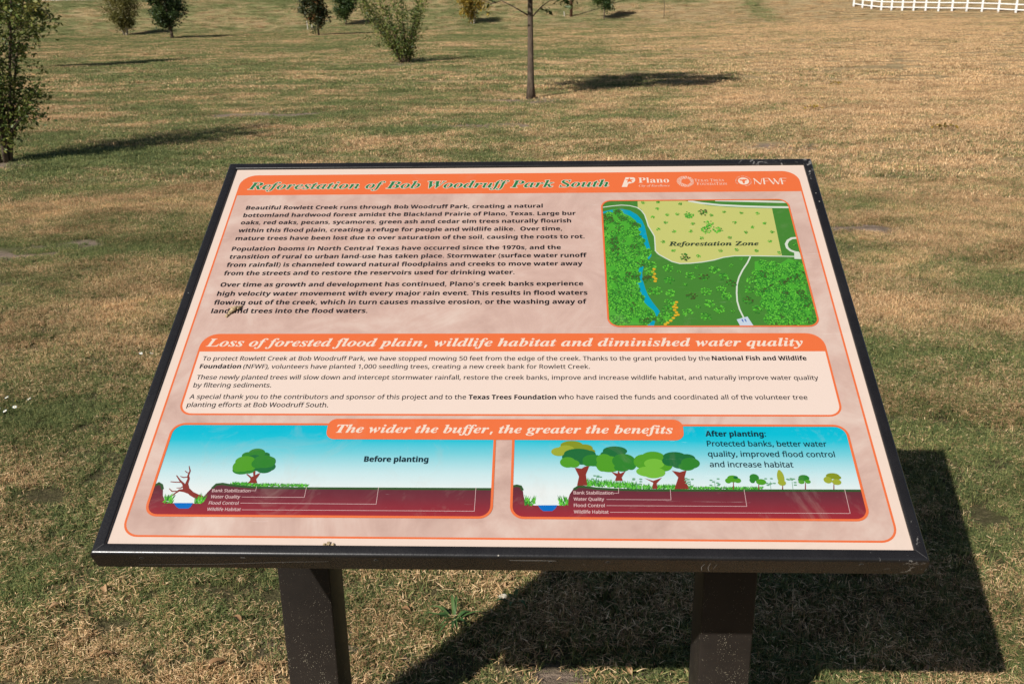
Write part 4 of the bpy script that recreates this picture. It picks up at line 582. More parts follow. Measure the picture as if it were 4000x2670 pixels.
BOLD_SERIF = {
 'P': [418,[[15,0,0,17,30,5,17,10,10,18,3,31,0,298,-4,27,-9,18,-18,10,-28,5,0,16,198,0,73,-4,49,-11,30,-18,24,-24,14,-31,5,-35,-11,-52,-31,-40,-53,-26,-72,-8,-60,0,0,-125,3,-31,9,-18,18,-10,30,-5,0,-17],[182,230,19,0,43,5,28,18,15,30,5,46,-4,46,-13,31,-23,19,-36,6,-17,-2,-10,-5,-5,-10,-2,-16]]],
 'a': [344,[[255,-10,-39,11,-16,34,-49,-33,-56,-11,-31,5,-24,15,-15,23,-5,29,11,41,32,32,56,28,80,26,0,51,-3,25,-9,16,-16,10,-23,4,-33,-6,-11,-16,2,-6,15,-25,2,-12,-3,-16,-10,-13,-15,-8,-18,-3,-18,3,-14,9,-9,15,-3,18,4,23,12,19,20,17,26,13,31,8,36,2,61,-6,40,-20,22,-33,8,-49,0,-162,2,-8,3,-4,6,-2,8,2,8,6,9,-14,-35,-29],[151,34,11,1,12,6,13,9,12,13,0,106,-61,-30,-20,-55,8,-38]]],
 'l': [199,[[18,0,0,16,17,3,10,7,6,11,1,19,0,342,-1,19,-4,12,-9,7,-18,3,0,16,128,0,0,-399,2,-18,4,-12,10,-7,16,-3,0,-16]]],
 'n': [381,[[18,0,0,16,17,3,10,7,6,11,1,19,0,197,-1,18,-5,13,-10,7,-17,3,0,16,129,0,0,-43,42,39,53,12,66,-26,21,-80,0,-156,2,-18,5,-12,10,-7,16,-3,0,-16,-161,0,0,16,5,0,21,10,7,30,0,161,-1,24,-5,17,-10,10,-16,3,-30,-9,-25,-27,0,-179,1,-18,5,-12,10,-7,16,-3,0,-16]]],
 'o': [336,[[169,-10,-42,5,-37,16,-30,26,-22,33,-14,40,-5,44,5,45,14,40,22,33,30,25,37,16,41,5,41,-5,36,-15,30,-25,23,-33,14,-40,5,-46,-5,-46,-14,-39,-23,-33,-30,-25,-35,-16],[169,11,24,7,16,21,5,17,3,25,3,73,-3,73,-9,44,-16,21,-23,7,-25,-7,-16,-21,-8,-44,-3,-73,3,-72,3,-26,5,-17,16,-21]]],
}
THIN_ITALIC = {
 ' ': [175,[]],
 'A': [463,[[-85,0,3,13,43,11,39,32,356,419,13,0,-16,-417,3,-21,10,-13,18,-8,27,-3,-2,-13,-188,0,3,13,32,3,17,10,9,20,3,32,3,80,-155,0,-9,-2,-8,-6,-51,-60,-25,-34,-8,-20,2,-12,9,-7,14,-3,22,-1,-4,-13],[143,183,146,0,9,184]]],
 'C': [471,[[218,-10,-54,6,-47,17,-39,28,-29,37,-18,47,-5,54,5,48,15,49,24,46,32,43,37,37,42,31,69,31,71,11,42,-5,59,-16,8,-1,13,5,10,12,14,0,-28,-138,-14,0,1,21,-7,42,-19,32,-30,19,-42,7,-41,-6,-41,-17,-38,-26,-34,-34,-28,-42,-22,-47,-15,-52,-4,-54,9,-66,26,-49,42,-31,54,-10,86,21,77,63,13,-12,-43,-45,-46,-31,-49,-19]]],
 'D': [507,[[-36,0,4,13,31,3,19,10,13,17,11,30,84,312,6,34,-3,14,-9,10,-16,6,-23,2,4,14,178,0,62,-6,53,-17,43,-29,32,-38,19,-47,7,-56,-6,-53,-16,-50,-27,-47,-37,-40,-45,-34,-54,-26,-60,-17,-67,-5],[170,22,53,6,47,16,40,26,32,33,26,41,18,45,11,48,4,50,-9,67,-28,49,-46,30,-64,10,-19,-1,-13,-3,-10,-6,-7,-10,-6,-15,-92,-343,-2,-16,4,-13,11,-8]]],
 'E': [454,[[-34,0,4,13,30,3,18,9,13,18,11,30,84,312,6,34,-3,14,-9,10,-16,6,-23,2,4,14,355,0,-20,-101,-11,0,-2,30,-5,20,-11,13,-18,9,-27,4,-37,2,-57,0,-18,-1,-12,-2,-9,-5,-6,-8,-6,-12,-42,-154,57,0,43,4,30,11,19,21,13,30,13,0,-47,-165,-12,0,2,26,-2,19,-3,14,-8,9,-11,5,-39,3,-60,0,-42,-154,-7,-30,0,-6,3,-11,8,-8,14,-3,69,-1,45,2,37,8,32,14,28,19,24,27,21,34,14,0,-49,-128]]],
 'F': [406,[[-31,0,4,13,22,2,15,3,11,7,9,11,8,16,7,21,84,312,6,34,-3,14,-9,10,-16,6,-23,2,4,14,333,0,-21,-110,-13,0,-4,48,-14,22,-25,12,-37,4,-76,-1,-13,-5,-7,-7,-46,-170,69,1,24,5,19,8,15,12,13,18,11,23,14,0,-45,-169,-14,0,3,34,-3,22,-9,14,-18,7,-32,2,-53,0,-47,-191,3,-15,10,-10,18,-4,26,-3,-1,-12]]],
 'I': [245,[[-31,0,4,13,22,2,15,3,11,7,9,11,8,15,7,22,84,312,6,34,-3,14,-9,10,-16,6,-23,2,4,14,187,0,-3,-14,-31,-3,-17,-9,-13,-18,-11,-29,-84,-312,-6,-35,3,-14,9,-10,15,-5,24,-3,-4,-13]]],
 'N': [500,[[338,-11,-184,384,-86,-322,0,-8,3,-14,9,-9,16,-4,26,-3,-4,-13,-152,0,4,13,27,3,20,9,14,18,11,30,87,350,-9,15,-15,10,-24,3,4,14,97,0,171,-357,78,286,4,28,-4,14,-9,9,-17,4,-25,2,3,14,153,0,-4,-14,-19,-1,-15,-3,-13,-7,-10,-11,-8,-15,-7,-22,-109,-403]]],
 'O': [516,[[200,-10,-51,5,-44,16,-35,25,-27,34,-16,42,-6,50,5,45,12,46,20,43,26,42,32,38,35,33,40,27,41,21,44,13,43,5,51,-6,43,-16,35,-26,25,-34,16,-42,5,-49,-3,-37,-9,-38,-14,-38,-19,-37,-23,-35,-26,-32,-29,-29,-31,-24,-67,-31],[201,10,34,5,33,14,30,22,29,29,26,34,22,39,18,43,14,44,9,46,2,45,-6,53,-19,39,-31,24,-42,8,-36,-6,-36,-15,-34,-26,-32,-34,-28,-41,-24,-47,-14,-37,-10,-38,-7,-37,-2,-37,7,-54,21,-40,32,-25]]],
 'R': [451,[[-34,0,4,13,30,4,19,10,13,18,10,28,84,312,4,19,2,16,-3,14,-9,9,-16,6,-23,2,4,14,196,0,62,-7,45,-20,26,-32,9,-42,-33,-80,-101,-49,62,-150,15,-32,15,-22,17,-13,24,-5,-4,-13,-104,0,-93,228,-69,3,-38,-142,-6,-27,-2,-16,3,-16,9,-10,15,-5,29,-2,-4,-13],[202,250,62,7,45,23,28,36,10,47,-24,60,-72,20,-27,-3,-9,-5,-6,-8,-6,-12,-6,-17,-39,-145]]],
 'S': [369,[[153,-9,-45,4,-66,18,-17,-5,-10,-16,-12,0,23,154,12,0,9,-58,22,-42,33,-27,44,-8,24,3,22,9,18,15,14,19,9,22,3,26,-2,17,-6,17,-9,18,-23,31,-74,79,-20,30,-10,28,-4,28,4,33,13,30,20,24,27,19,32,12,38,4,45,-4,42,-14,4,0,15,4,10,12,13,0,-21,-137,-11,0,-6,51,-17,37,-28,22,-36,7,-32,-5,-25,-15,-15,-25,-6,-32,4,-20,10,-22,14,-21,81,-89,28,-45,10,-53,-5,-37,-14,-32,-23,-28,-30,-21,-35,-13]]],
 'T': [420,[[50,0,2,13,28,2,17,4,13,9,11,13,9,21,9,27,91,334,0,6,-4,9,-14,3,-18,0,-38,-3,-30,-6,-24,-12,-18,-16,-14,-23,-11,-29,-15,1,30,112,387,0,-22,-115,-13,0,-3,54,-13,21,-24,12,-40,4,-28,0,-7,-1,-6,-3,-4,-6,-3,-8,-98,-360,-2,-20,4,-15,10,-9,18,-4,35,-2,-4,-13]]],
 'U': [491,[[200,-10,-61,8,-47,26,-30,39,-10,50,3,29,9,39,55,207,6,32,-3,15,-10,9,-17,5,-27,3,3,13,196,0,-2,-13,-7,0,-28,-4,-20,-12,-14,-22,-11,-33,-50,-188,-12,-51,-4,-33,6,-36,19,-27,31,-17,41,-6,36,4,32,11,27,17,21,24,18,39,20,63,54,206,2,25,-2,19,-9,12,-16,6,-26,3,2,13,157,0,-2,-13,-10,0,-32,-8,-21,-24,-15,-42,-56,-215,-19,-57,-23,-44,-29,-33,-34,-22,-41,-13]]],
 'X': [459,[[-62,0,4,11,44,15,48,38,165,166,-46,141,-11,30,-10,20,-11,14,-14,9,-18,6,-29,2,4,13,205,0,-3,-14,-11,0,-32,-6,-11,-20,2,-16,6,-21,38,-109,107,103,25,30,9,21,-10,14,-30,5,-8,0,4,13,161,0,-5,-13,-23,-4,-21,-12,-24,-19,-28,-25,-148,-141,51,-161,11,-31,9,-19,11,-12,12,-8,18,-5,29,-2,-4,-13,-209,0,2,13,32,1,15,4,10,8,3,14,-1,17,-5,18,-42,124,-110,-109,-26,-31,-9,-24,14,-17,41,-7,-4,-11]]],
 'c': [298,[[99,-8,-41,8,-32,23,-20,37,-7,49,4,33,9,33,15,32,21,30,25,27,29,22,48,23,49,7,29,-3,21,-11,13,-16,5,-19,-3,-16,-6,-12,-11,-8,-14,-3,-22,7,-7,20,16,32,0,2,-5,8,-18,2,-35,-7,-32,-21,-29,-33,-22,-42,-15,-46,-5,-43,4,-34,13,-27,20,-17,26,-6,52,15,54,44,10,-11,-69,-59]]],
 'e': [287,[[89,-7,-39,7,-29,21,-19,33,-6,45,3,32,10,34,16,34,21,32,26,28,29,24,47,25,47,8,27,-3,20,-10,12,-16,4,-21,-13,-40,-37,-37,-61,-28,-86,-19,-4,-24,-1,-20,16,-54,47,-18,49,13,53,42,10,-10,-33,-35,-33,-24,-37,-14],[64,158,60,15,44,26,27,34,9,38,-6,20,-18,7,-21,-4,-22,-14,-22,-22,-20,-28,-17,-34]]],
 'f': [199,[[-48,-153,-17,3,-14,8,-9,12,-3,14,6,22,19,7,16,-5,6,-16,-5,-19,2,-5,5,-2,18,6,14,20,18,56,63,335,-64,0,5,21,63,0,8,36,21,63,31,46,38,28,43,10,24,-4,19,-10,12,-15,4,-19,-8,-23,-24,-8,-19,7,-6,20,6,20,-5,10,-6,3,-7,1,-34,-22,-24,-64,-16,-79,78,0,-3,-21,-79,0,-27,-133,-17,-77,-17,-66,-17,-52,-17,-40,-38,-51]]],
 'i': [177,[[122,394,-12,2,-12,8,-7,11,-3,13,3,13,7,11,12,8,12,3,13,-3,12,-8,8,-11,2,-13,-2,-14,-8,-11,-11,-7],[33,-8,-25,9,-8,28,3,24,8,33,49,178,-3,11,-7,7,-13,4,-20,1,3,12,76,11,19,5,9,1,5,-2,-66,-235,-4,-17,-1,-10,3,-15,11,-5,24,13,34,39,10,-10,-56,-62]]],
 'l': [173,[[32,-7,-14,2,-11,7,-7,10,-2,14,1,12,102,385,0,10,-2,13,-7,7,-13,4,-21,2,2,12,103,16,6,-2,2,-4,-109,-397,-5,-22,-1,-12,3,-12,9,-4,22,12,32,36,11,-10,-28,-35,-28,-25,-25,-15]]],
 'n': [364,[[222,-9,-14,3,-10,7,-7,11,-2,16,6,37,41,151,6,38,-4,15,-13,6,-14,-3,-16,-9,-17,-13,-19,-18,-18,-20,-18,-23,-16,-23,-14,-24,-26,-60,-25,-82,-54,0,72,245,2,18,-2,10,-7,7,-12,4,-24,1,2,12,66,9,35,9,12,1,2,-5,-41,-134,49,61,46,43,41,25,34,9,29,-9,10,-28,0,-13,-55,-201,-2,-15,4,-12,10,-3,23,14,30,43,10,-8,-49,-69]]],
 'o': [351,[[105,-8,-44,7,-35,23,-23,35,-7,45,4,38,14,38,21,37,26,32,32,29,35,22,37,14,36,4,47,-7,35,-23,23,-35,8,-45,-4,-34,-11,-34,-17,-33,-22,-32,-27,-27,-30,-23,-48,-23],[113,11,27,6,26,15,24,23,21,30,18,34,14,36,9,37,3,34,-15,55,-43,18,-32,-8,-33,-23,-29,-37,-25,-48,-17,-51,-5,-49,4,-31,11,-22,18,-14]]],
 't': [187,[[33,-8,-24,9,-8,25,65,257,-47,0,3,14,60,29,54,66,15,0,-25,-88,57,0,-6,-21,-57,0,-59,-224,-1,-14,3,-11,9,-3,21,12,31,36,10,-11,-52,-57]]],
 'x': [279,[[154,-8,-16,3,-12,8,-9,20,-10,35,-13,63,-48,-67,-20,-26,-18,-19,-19,-11,-21,-4,-12,2,-10,6,-6,9,-2,12,2,11,6,9,9,6,10,2,9,-1,16,-8,9,-1,14,6,17,17,59,84,-20,97,-6,19,-8,12,-11,7,-47,0,2,13,36,5,48,14,13,1,10,-5,6,-14,19,-91,46,65,26,31,8,6,8,4,19,3,24,-7,8,-20,-2,-11,-5,-8,-9,-6,-10,-2,-10,1,-30,6,-7,-5,-19,-23,-42,-59,31,-133,8,-10,10,-3,23,13,30,38,10,-11,-51,-62]]],
 'y': [270,[[-44,-153,-14,2,-10,6,-7,9,-2,11,2,11,6,8,9,6,12,2,9,-1,19,-8,11,-2,18,10,25,30,45,62,-50,251,-8,19,-10,13,-15,8,-20,3,2,12,43,7,29,9,12,1,11,-14,12,-44,38,-201,50,81,40,75,3,11,1,9,-4,16,-12,11,-11,8,-4,8,-2,12,2,11,6,9,10,6,12,2,14,-3,11,-9,8,-13,2,-18,-10,-50,-31,-65,-122,-192,-47,-60,-23,-24,-22,-19,-20,-12]]],
}
# glyph outlines (sans regular S, sans bold B, bold italic serif I and its outline O, bold serif P, italic serif T)
from mathutils.geometry import tessellate_polygon
GL = {}
for f_, tab in (('S', SANS), ('B', BOLD), ('I', ITALIC_SERIF), ('P', BOLD_SERIF), ('T', THIN_ITALIC)):
    for ch, (adv, loops) in tab.items():
        polys = []
        for L_ in loops:
            x_ = y_ = 0; pts = []
            for k in range(0, len(L_), 2): x_ += L_[k]; y_ += L_[k + 1]; pts.append(Vector((x_ / 1000, y_ / 1000, 0)))
            polys.append(pts)
        def area(q): return sum(q[i - 1].x * q[i].y - q[i].x * q[i - 1].y for i in range(len(q))) / 2
        def within(p, q):
            c_ = False
            for i in range(len(q)):
                a_, b_ = q[i - 1], q[i]
                if (a_.y > p.y) != (b_.y > p.y) and p.x < (b_.x - a_.x) * (p.y - a_.y) / (b_.y - a_.y) + a_.x: c_ = not c_
            return c_
        polys.sort(key=lambda q: -abs(area(q))); outers = []
        for q in polys:
            host = [o_ for o_ in outers if within(q[0], o_[0])]
            if host: host[0].append(q)
            else: outers.append([q])
        V_ = []; F_ = []
        for o_ in outers:
            b0 = len(V_); V_ += [(p.x, p.y) for q in o_ for p in q]; F_ += [tuple(i + b0 for i in t_) for t_ in tessellate_polygon(o_)]
        GL[f_ + ch] = (adv / 1000, V_, F_)
for f_ in 'SB':
    g_ = GL[f_ + ',']; GL[f_ + '\u2019'] = (g_[0], [(x_, y_ + .41) for x_, y_ in g_[1]], g_[2])
CAP = dict(S=.480, B=.480, I=.451, P=.455, T=.451)
def text(fl, font, s_, x0, x1, base, cap, n, shear=0.0, outline=0, bold=0):
    f0 = 'T' if font == 'U' else font; adv = 0; pos = []; jf = f0
    for ch in s_:
        key = f0 + ch; sc_ = 1.0
        if font == 'U' and ch not in 'TF' and ch != ' ': sc_ = .80
        if key not in GL: key = f0 + ' '
        g = GL.get(key, (.26, [], [])); pos.append((key, adv, sc_)); adv += g[0] * sc_
        if font == 'U': adv += .03
    lastv = GL[pos[-1][0]][1]; firstv = GL[pos[0][0]][1]
    xm = min(p[0] for p in firstv); xM = pos[-1][1] + max(p[0] for p in lastv)
    sx = (x1 - x0) / (xM - xm); sy = cap / CAP[f0]
    if font == 'U': shear = -.28 
    for k, (key, a, sc_) in enumerate(pos):
        g = GL.get(key)
        if not g or not g[1]: continue
        ff = [f if (lambda A, B_, C_: (B_[0] - A[0]) * (C_[1] - A[1]) - (B_[1] - A[1]) * (C_[0] - A[0]))(*[g[1][q] for q in f]) > 0 else (f[0], f[2], f[1]) for f in g[2]]
        pts = [(x0 + (a + (px + py * shear) * sc_ - xm) * sx, base + py * sy * sc_) for px, py in g[1]]
        ring = [(0, 0)]
        if outline: ring = [(outline * math.cos(q), outline * math.sin(q)) for q in [i * math.pi / 4 for i in range(8)]]
        elif bold: ring = [(bold, 0), (-bold, 0), (0, bold * .8), (0, -bold * .8)]
        elif f0 in 'BI' and not key[1:].isalnum(): ring = [(0, 0), (sy * .03, 0), (-sy * .03, 0), (0, sy * .03), (0, -sy * .03)]
        for j, (ox, oy) in enumerate(ring): fl.tri([(p[0] + ox, p[1] + oy) for p in pts], ff, n + (k % 2) * .02 - j * .004)

ART = {
 'T': [
  ['title', 'I', 'Reforestation of Bob Woodruff Park South', -568.2, 194.6, 384.7, 'title'],
  ['dark', 'B', 'Beautiful Rowlett Creek runs through Bob Woodruff Park, creating a natural', -558.2, 56.5, 320.3, 'body'],
  ['dark', 'B', 'bottomland hardwood forest amidst the Blackland Prairie of Plano, Texas. Large bur', -558.9, 123.3, 297.1, 'body'],
  ['dark', 'B', 'oaks, red oaks, pecans, sycamores, green ash and cedar elm trees naturally flourish', -559.0, 113.8, 274.7, 'body'],
  ['dark', 'B', 'within this flood plain, creating a refuge for people and wildlife alike.  Over time,', -558.9, 95.4, 251.3, 'body'],
  ['dark', 'B', 'mature trees have been lost due to over saturation of the soil, causing the roots to rot.', -559.3, 139.5, 227.8, 'body'],
  ['dark', 'B', 'Population booms in North Central Texas have occurred since the 1970s, and the', -560.0, 92.5, 197.1, 'body'],
  ['dark', 'B', 'transition of rural to urban land-use has taken place. Stormwater (surface water runoff', -559.8, 142.5, 174.5, 'body'],
  ['dark', 'B', 'from rainfall) is channeled toward natural floodplains and creeks to move water away', -560.1, 133.9, 151.7, 'body'],
  ['dark', 'B', 'from the streets and to restore the reservoirs used for drinking water.', -560.1, 3.4, 128.7, 'body'],
  ['dark', 'B', 'Over time as growth and development has continued, Plano\u2019s creek banks experience', -559.6, 133.9, 97.7, 'body'],
  ['dark', 'B', 'high velocity water movement with every major rain event. This results in flood waters', -560.4, 141.1, 73.8, 'body'],
  ['dark', 'B', 'flowing out of the creek, which in turn causes massive erosion, or the washing away of', -560.9, 138.9, 50.9, 'body'],
  ['dark', 'B', 'land and trees into the flood waters.', -560.7, -267.1, 29.1, 'body'],
  ['cream', 'I', 'Loss of forested flood plain, wildlife habitat and diminished water quality', -550.2, 517.2, -52.5, 'head2'],
  ['cream', 'I', 'The wider the buffer, the greater the benefits', -284.1, 272.3, -241.3, 'head3'],
  ['dark', 'S', 'To protect Rowlett Creek at Bob Woodruff Park, we have stopped mowing 50 feet from the edge of the creek. Thanks to the grant provided by the', -548.3, 350.0, -85.5, 'small'],
  ['dark', 'B', 'National Fish and Wildlife', 353.7, 516.6, -85.1, 'small'],
  ['dark', 'B', 'Foundation', -548.8, -475.2, -103.6, 'small'],
  ['dark', 'S', '(NFWF), volunteers have planted 1,000 seedling trees, creating a new creek bank for Rowlett Creek.', -470.8, 140.3, -104.0, 'small'],
  ['dark', 'S', 'These newly planted trees will slow down and intercept stormwater rainfall, restore the creek banks, improve and increase wildlife habitat, and naturally improve water quality', -548.5, 528.8, -128.4, 'small'],
  ['dark', 'S', 'by filtering sediments.', -549.4, -412.5, -146.0, 'small'],
  ['dark', 'S', 'A special thank you to the contributors and sponsor of this project and to the', -549.7, -71.8, -171.1, 'small'],
  ['dark', 'B', 'Texas Trees Foundation', -67.4, 81.2, -171.1, 'small'],
  ['dark', 'S', 'who have raised the funds and coordinated all of the volunteer tree', 85.5, 502.7, -170.7, 'small'],
  ['dark', 'S', 'planting efforts at Bob Woodruff South.', -549.9, -306.1, -188.5, 'small'],
  ['navy', 'B', 'Before planting', -229.8, -125.7, -298.5, 'big'],
  ['navy', 'B', 'After planting:', 324.7, 421.9, -246.4, 'big'],
  ['navy', 'S', 'Protected banks, better water', 325.0, 515.8, -265.8, 'big'],
  ['navy', 'S', 'quality, improved flood control', 324.3, 524.9, -285.8, 'big'],
  ['navy', 'S', 'and increase habitat', 324.9, 455.9, -305.6, 'big'],
  ['pale', 'S', 'Bank Stabilization', -465.1, -403.6, -356.8, 'tiny'],
  ['pale', 'S', 'Water Quality', -464.6, -417.8, -368.0, 'tiny'],
  ['pale', 'S', 'Flood Control', -464.9, -417.8, -379.4, 'tiny'],
  ['pale', 'S', 'Wildlife Habitat', -464.9, -411.7, -390.6, 'tiny'],
  ['pale', 'S', 'Bank Stabilization', 107.9, 169.6, -357.0, 'tiny'],
  ['pale', 'S', 'Water Quality', 107.7, 154.8, -368.3, 'tiny'],
  ['pale', 'S', 'Flood Control', 107.8, 155.2, -379.5, 'tiny'],
  ['pale', 'S', 'Wildlife Habitat', 107.6, 160.8, -390.9, 'tiny'],
  ['zone', 'I', 'Reforestation Zone', 303.2, 477.1, 204.7, 'zone'],
  ['cream', 'P', 'Plano', 256.6, 320.3, 396.8, 'plano'],
  ['cream', 'T', 'City of Excellence', 256.5, 320.2, 384.0, 'city'],
  ['cream', 'U', 'TEXAS TREES', 374.5, 435.9, 399.1, 'ttf'],
  ['cream', 'U', 'FOUNDATION', 377.0, 442.4, 387.8, 'ttf'],
 ],
 'sz': {
  'title': 22.6,
  'body': 11.4,
  'head2': 18.3,
  'head3': 16.0,
  'small': 9.6,
  'big': 10.4,
  'tiny': 5.5,
  'zone': 11.6,
  'plano': 18.0,
  'city': 6.2,
  'ttf': 8.2,
  'body2': 13.1,
 },
 'A': {
  'lines': [[[-402.7,-354.0],[-395.4,-353.9],[-395.4,-346.2]],[[-415.0,-365.6],[-315.5,-365.5],[-315.1,-346.7]],[[-414.8,-376.6],[-200.2,-377.0],[-200.1,-346.6]],[[-409.9,-388.5],[-46.0,-388.3],[-45.7,-346.5]],[[170.6,-354.7],[177.9,-354.6],[178.4,-345.0]],[[158.5,-366.0],[258.1,-366.0],[258.6,-346.3]],[[158.1,-376.9],[372.8,-376.7],[372.8,-346.2]],[[163.0,-388.6],[527.0,-387.9],[527.5,-345.6]]],
  'soilB': [[-562.5,-344.0],[-555.4,-339.1],[-549.6,-342.3],[-545.7,-350.4],[-542.4,-363.3],[-537.9,-371.2],[-531.0,-375.9],[-522.3,-377.4],[-480.4,-377.7],[-476.2,-372.3],[-472.7,-358.0],[-466.6,-348.3],[-461.4,-340.8],[-451.8,-339.4],[-440.0,-341.6],[-419.8,-343.8],[-399.7,-345.6],[-335.0,-346.8],[-18.7,-346.4]],
  'soilA': [[10.9,-341.4],[18.6,-339.6],[24.8,-341.3],[28.1,-348.5],[29.8,-360.9],[32.1,-369.7],[37.7,-374.3],[46.8,-377.3],[92.4,-377.0],[97.6,-371.0],[101.8,-356.9],[108.1,-346.2],[115.9,-340.7],[128.2,-341.7],[143.4,-344.2],[171.0,-345.8],[216.8,-346.9],[552.7,-345.4]],
  'pond': [[[-521.5,-377.1],[-490.3,-376.9],[-492.2,-383.8],[-495.5,-387.0],[-509.9,-387.1],[-515.2,-384.0]],[[52.0,-377.0],[82.4,-376.7],[78.7,-383.4],[74.2,-387.2],[60.6,-387.3],[56.0,-383.5]]],
  'tufts': [[[-538.9,-376.0],[-523.9,-376.5],18],[[-487.6,-376.9],[-473.1,-375.5],18],[[32.2,-375.7],[47.8,-377.0],18],[[84.2,-376.7],[98.5,-374.5],18]],
  'mound': [[[-438.4,-342.6],[-396.9,-345.6],7.5],[[-402.5,-345.6],[-312.7,-346.3],7.5],[[128.2,-341.7],[204.5,-347.0],16],[[198.4,-347.0],[292.9,-346.8],11],[[292.9,-346.8],[402.1,-346.4],7]],
  'dead': [[[[-477.3,-367.6],18],[[-487.8,-364.8],22],[[-497.5,-359.8],20],[[-506.1,-351.8],18],[[-509.7,-342.1],14],[[-508.9,-332.3],10],[[-511.2,-326.7],8],[[-510.4,-317.4],6],[[-514.6,-308.1],3]],[[[-500.5,-359.1],10],[[-510.3,-354.1],16],[[-518.7,-354.1],10],[[-524.2,-359.9],6],[[-526.5,-363.8],4]],[[[-510.9,-351.8],12],[[-514.8,-342.1],10],[[-522.2,-335.6],7],[[-530.4,-326.1],4]],[[[-519.9,-338.9],5],[[-528.4,-338.9],5],[[-536.9,-338.0],4]],[[[-522.6,-355.4],5],[[-529.4,-356.1],5],[[-535.7,-350.7],3]],[[[-524.1,-349.6],3],[[-517.1,-349.6],5],[[-513.7,-346.3],5]],[[[-510.6,-329.0],5],[[-518.0,-330.0],5],[[-524.0,-327.7],3]],[[[-510.3,-321.4],5],[[-514.7,-320.7],4],[[-518.7,-317.4],3]]],
  'trunks': [[[-411.4,-339.8],[-408.2,-334.9],[-409.1,-330.7],[-417.2,-323.5],[-416.0,-322.2],[-407.3,-328.4],[-404.9,-326.7],[-408.4,-315.1],[-403.9,-315.1],[-402.4,-325.0],[-398.2,-322.0],[-394.8,-320.7],[-396.4,-326.7],[-399.1,-332.6],[-395.9,-339.7]],[[113.4,-341.1],[116.8,-324.4],[110.3,-307.9],[121.2,-309.7],[126.0,-306.0],[133.9,-304.1],[127.8,-320.7],[129.4,-341.0]],[[173.1,-332.1],[175.7,-324.1],[167.7,-315.0],[177.8,-318.6],[179.3,-313.1],[182.1,-318.6],[191.1,-313.7],[184.2,-325.8],[185.5,-332.0]],[[230.5,-346.4],[232.9,-335.3],[219.7,-326.7],[233.1,-331.7],[247.4,-325.8],[238.3,-336.4],[238.8,-346.4]],[[265.0,-346.6],[273.0,-325.3],[264.0,-312.6],[276.1,-315.5],[287.2,-311.7],[282.8,-325.3],[287.5,-346.4]],[[355.5,-346.3],[357.4,-333.8],[358.6,-333.8],[357.3,-346.3]],[[394.6,-346.1],[396.2,-337.2],[397.4,-337.2],[396.4,-346.1]],[[431.4,-345.8],[432.9,-338.7],[434.1,-338.7],[433.3,-345.8]],[[466.4,-345.6],[468.9,-333.9],[470.1,-333.8],[468.3,-345.6]],[[510.1,-345.3],[512.5,-335.0],[513.7,-335.0],[511.9,-345.3]]],
  'crowns': [
   ['md', [[-408.7, -282.4, 13.8, 8.9], [-422.2, -287.3, 10.1, 6.8], [-394.8, -287.1, 8.6, 6.2]]],
   ['dk', [[-410.9, -292.7, 11.5, 6.7], [-390.9, -285.1, 4.0, 3.0]]],
   ['md', [[-426.1, -315.2, 15.4, 8.6], [-415.1, -313.5, 11.4, 8.6]]],
   ['dk', [[-389.6, -312.7, 13.1, 8.6], [-380.3, -309.3, 8.0, 7.3], [-398.3, -311.8, 10.2, 5.9]]],
   ['lt', [[-424.0, -298.5, 16.6, 10.1], [-432.4, -308.6, 10.3, 10.7], [-413.6, -306.8, 10.2, 10.0], [-424.7, -308.6, 14.3, 9.9]]],
   ['md', [[-394.4, -296.0, 16.0, 9.4], [-383.0, -300.0, 9.1, 10.0], [-401.6, -302.7, 11.4, 9.4], [-391.3, -304.0, 14.8, 7.4]]],
   ['ol', [[106.3, -265.3, 18.5, 9.2], [126.9, -270.5, 13.3, 7.7], [134.7, -276.6, 9.4, 5.3]]],
   ['yo', [[85.5, -277.6, 12.7, 8.4], [96.7, -274.1, 14.2, 9.2]]],
   ['dk', [[117.1, -281.6, 23.7, 10.2], [102.8, -288.1, 12.6, 8.3], [136.1, -282.7, 8.8, 7.5], [123.2, -292.9, 15.7, 9.4]]],
   ['lt', [[99.5, -297.9, 12.6, 10.1], [108.9, -300.5, 9.4, 7.4]]],
   ['md', [[140.4, -294.0, 17.3, 11.2], [149.6, -300.3, 8.2, 7.4], [132.5, -298.5, 9.4, 6.7]]],
   ['dk', [[175.8, -275.7, 19.6, 9.1], [170.7, -283.3, 18.9, 9.4]]],
   ['lt', [[157.7, -292.7, 12.6, 11.2], [168.5, -297.6, 13.1, 11.8], [154.2, -304.0, 9.3, 11.0], [164.9, -309.5, 15.5, 6.6]]],
   ['md', [[189.0, -295.2, 18.7, 14.1], [199.6, -300.0, 9.4, 11.8], [185.2, -307.5, 12.4, 7.4]]],
   ['lt', [[220.2, -296.2, 15.6, 14.1], [236.4, -287.8, 18.8, 11.3], [252.5, -300.8, 13.7, 13.3], [238.8, -297.9, 24.9, 14.8]]],
   ['ll', [[237.1, -299.8, 16.1, 9.6], [226.7, -314.6, 19.2, 9.5], [240.5, -316.4, 12.9, 8.7], [233.9, -321.9, 12.3, 5.1]]],
   ['dk', [[270.9, -286.5, 18.8, 9.4], [262.4, -294.8, 12.4, 9.3], [289.4, -289.4, 14.0, 8.3], [277.5, -299.6, 14.0, 9.2]]],
   ['md', [[294.7, -298.4, 14.9, 10.3], [287.9, -305.1, 13.0, 7.4]]],
   ['lt', [[357.6, -327.3, 8.6, 6.5], [350.2, -331.0, 4.8, 4.7], [364.9, -330.2, 5.5, 4.7]]],
   ['dk', [[362.6, -324.8, 3.6, 2.9]]],
   ['md', [[391.6, -324.6, 7.3, 6.5], [387.8, -330.0, 4.3, 5.1]]],
   ['lt', [[401.1, -332.8, 7.9, 5.4]]],
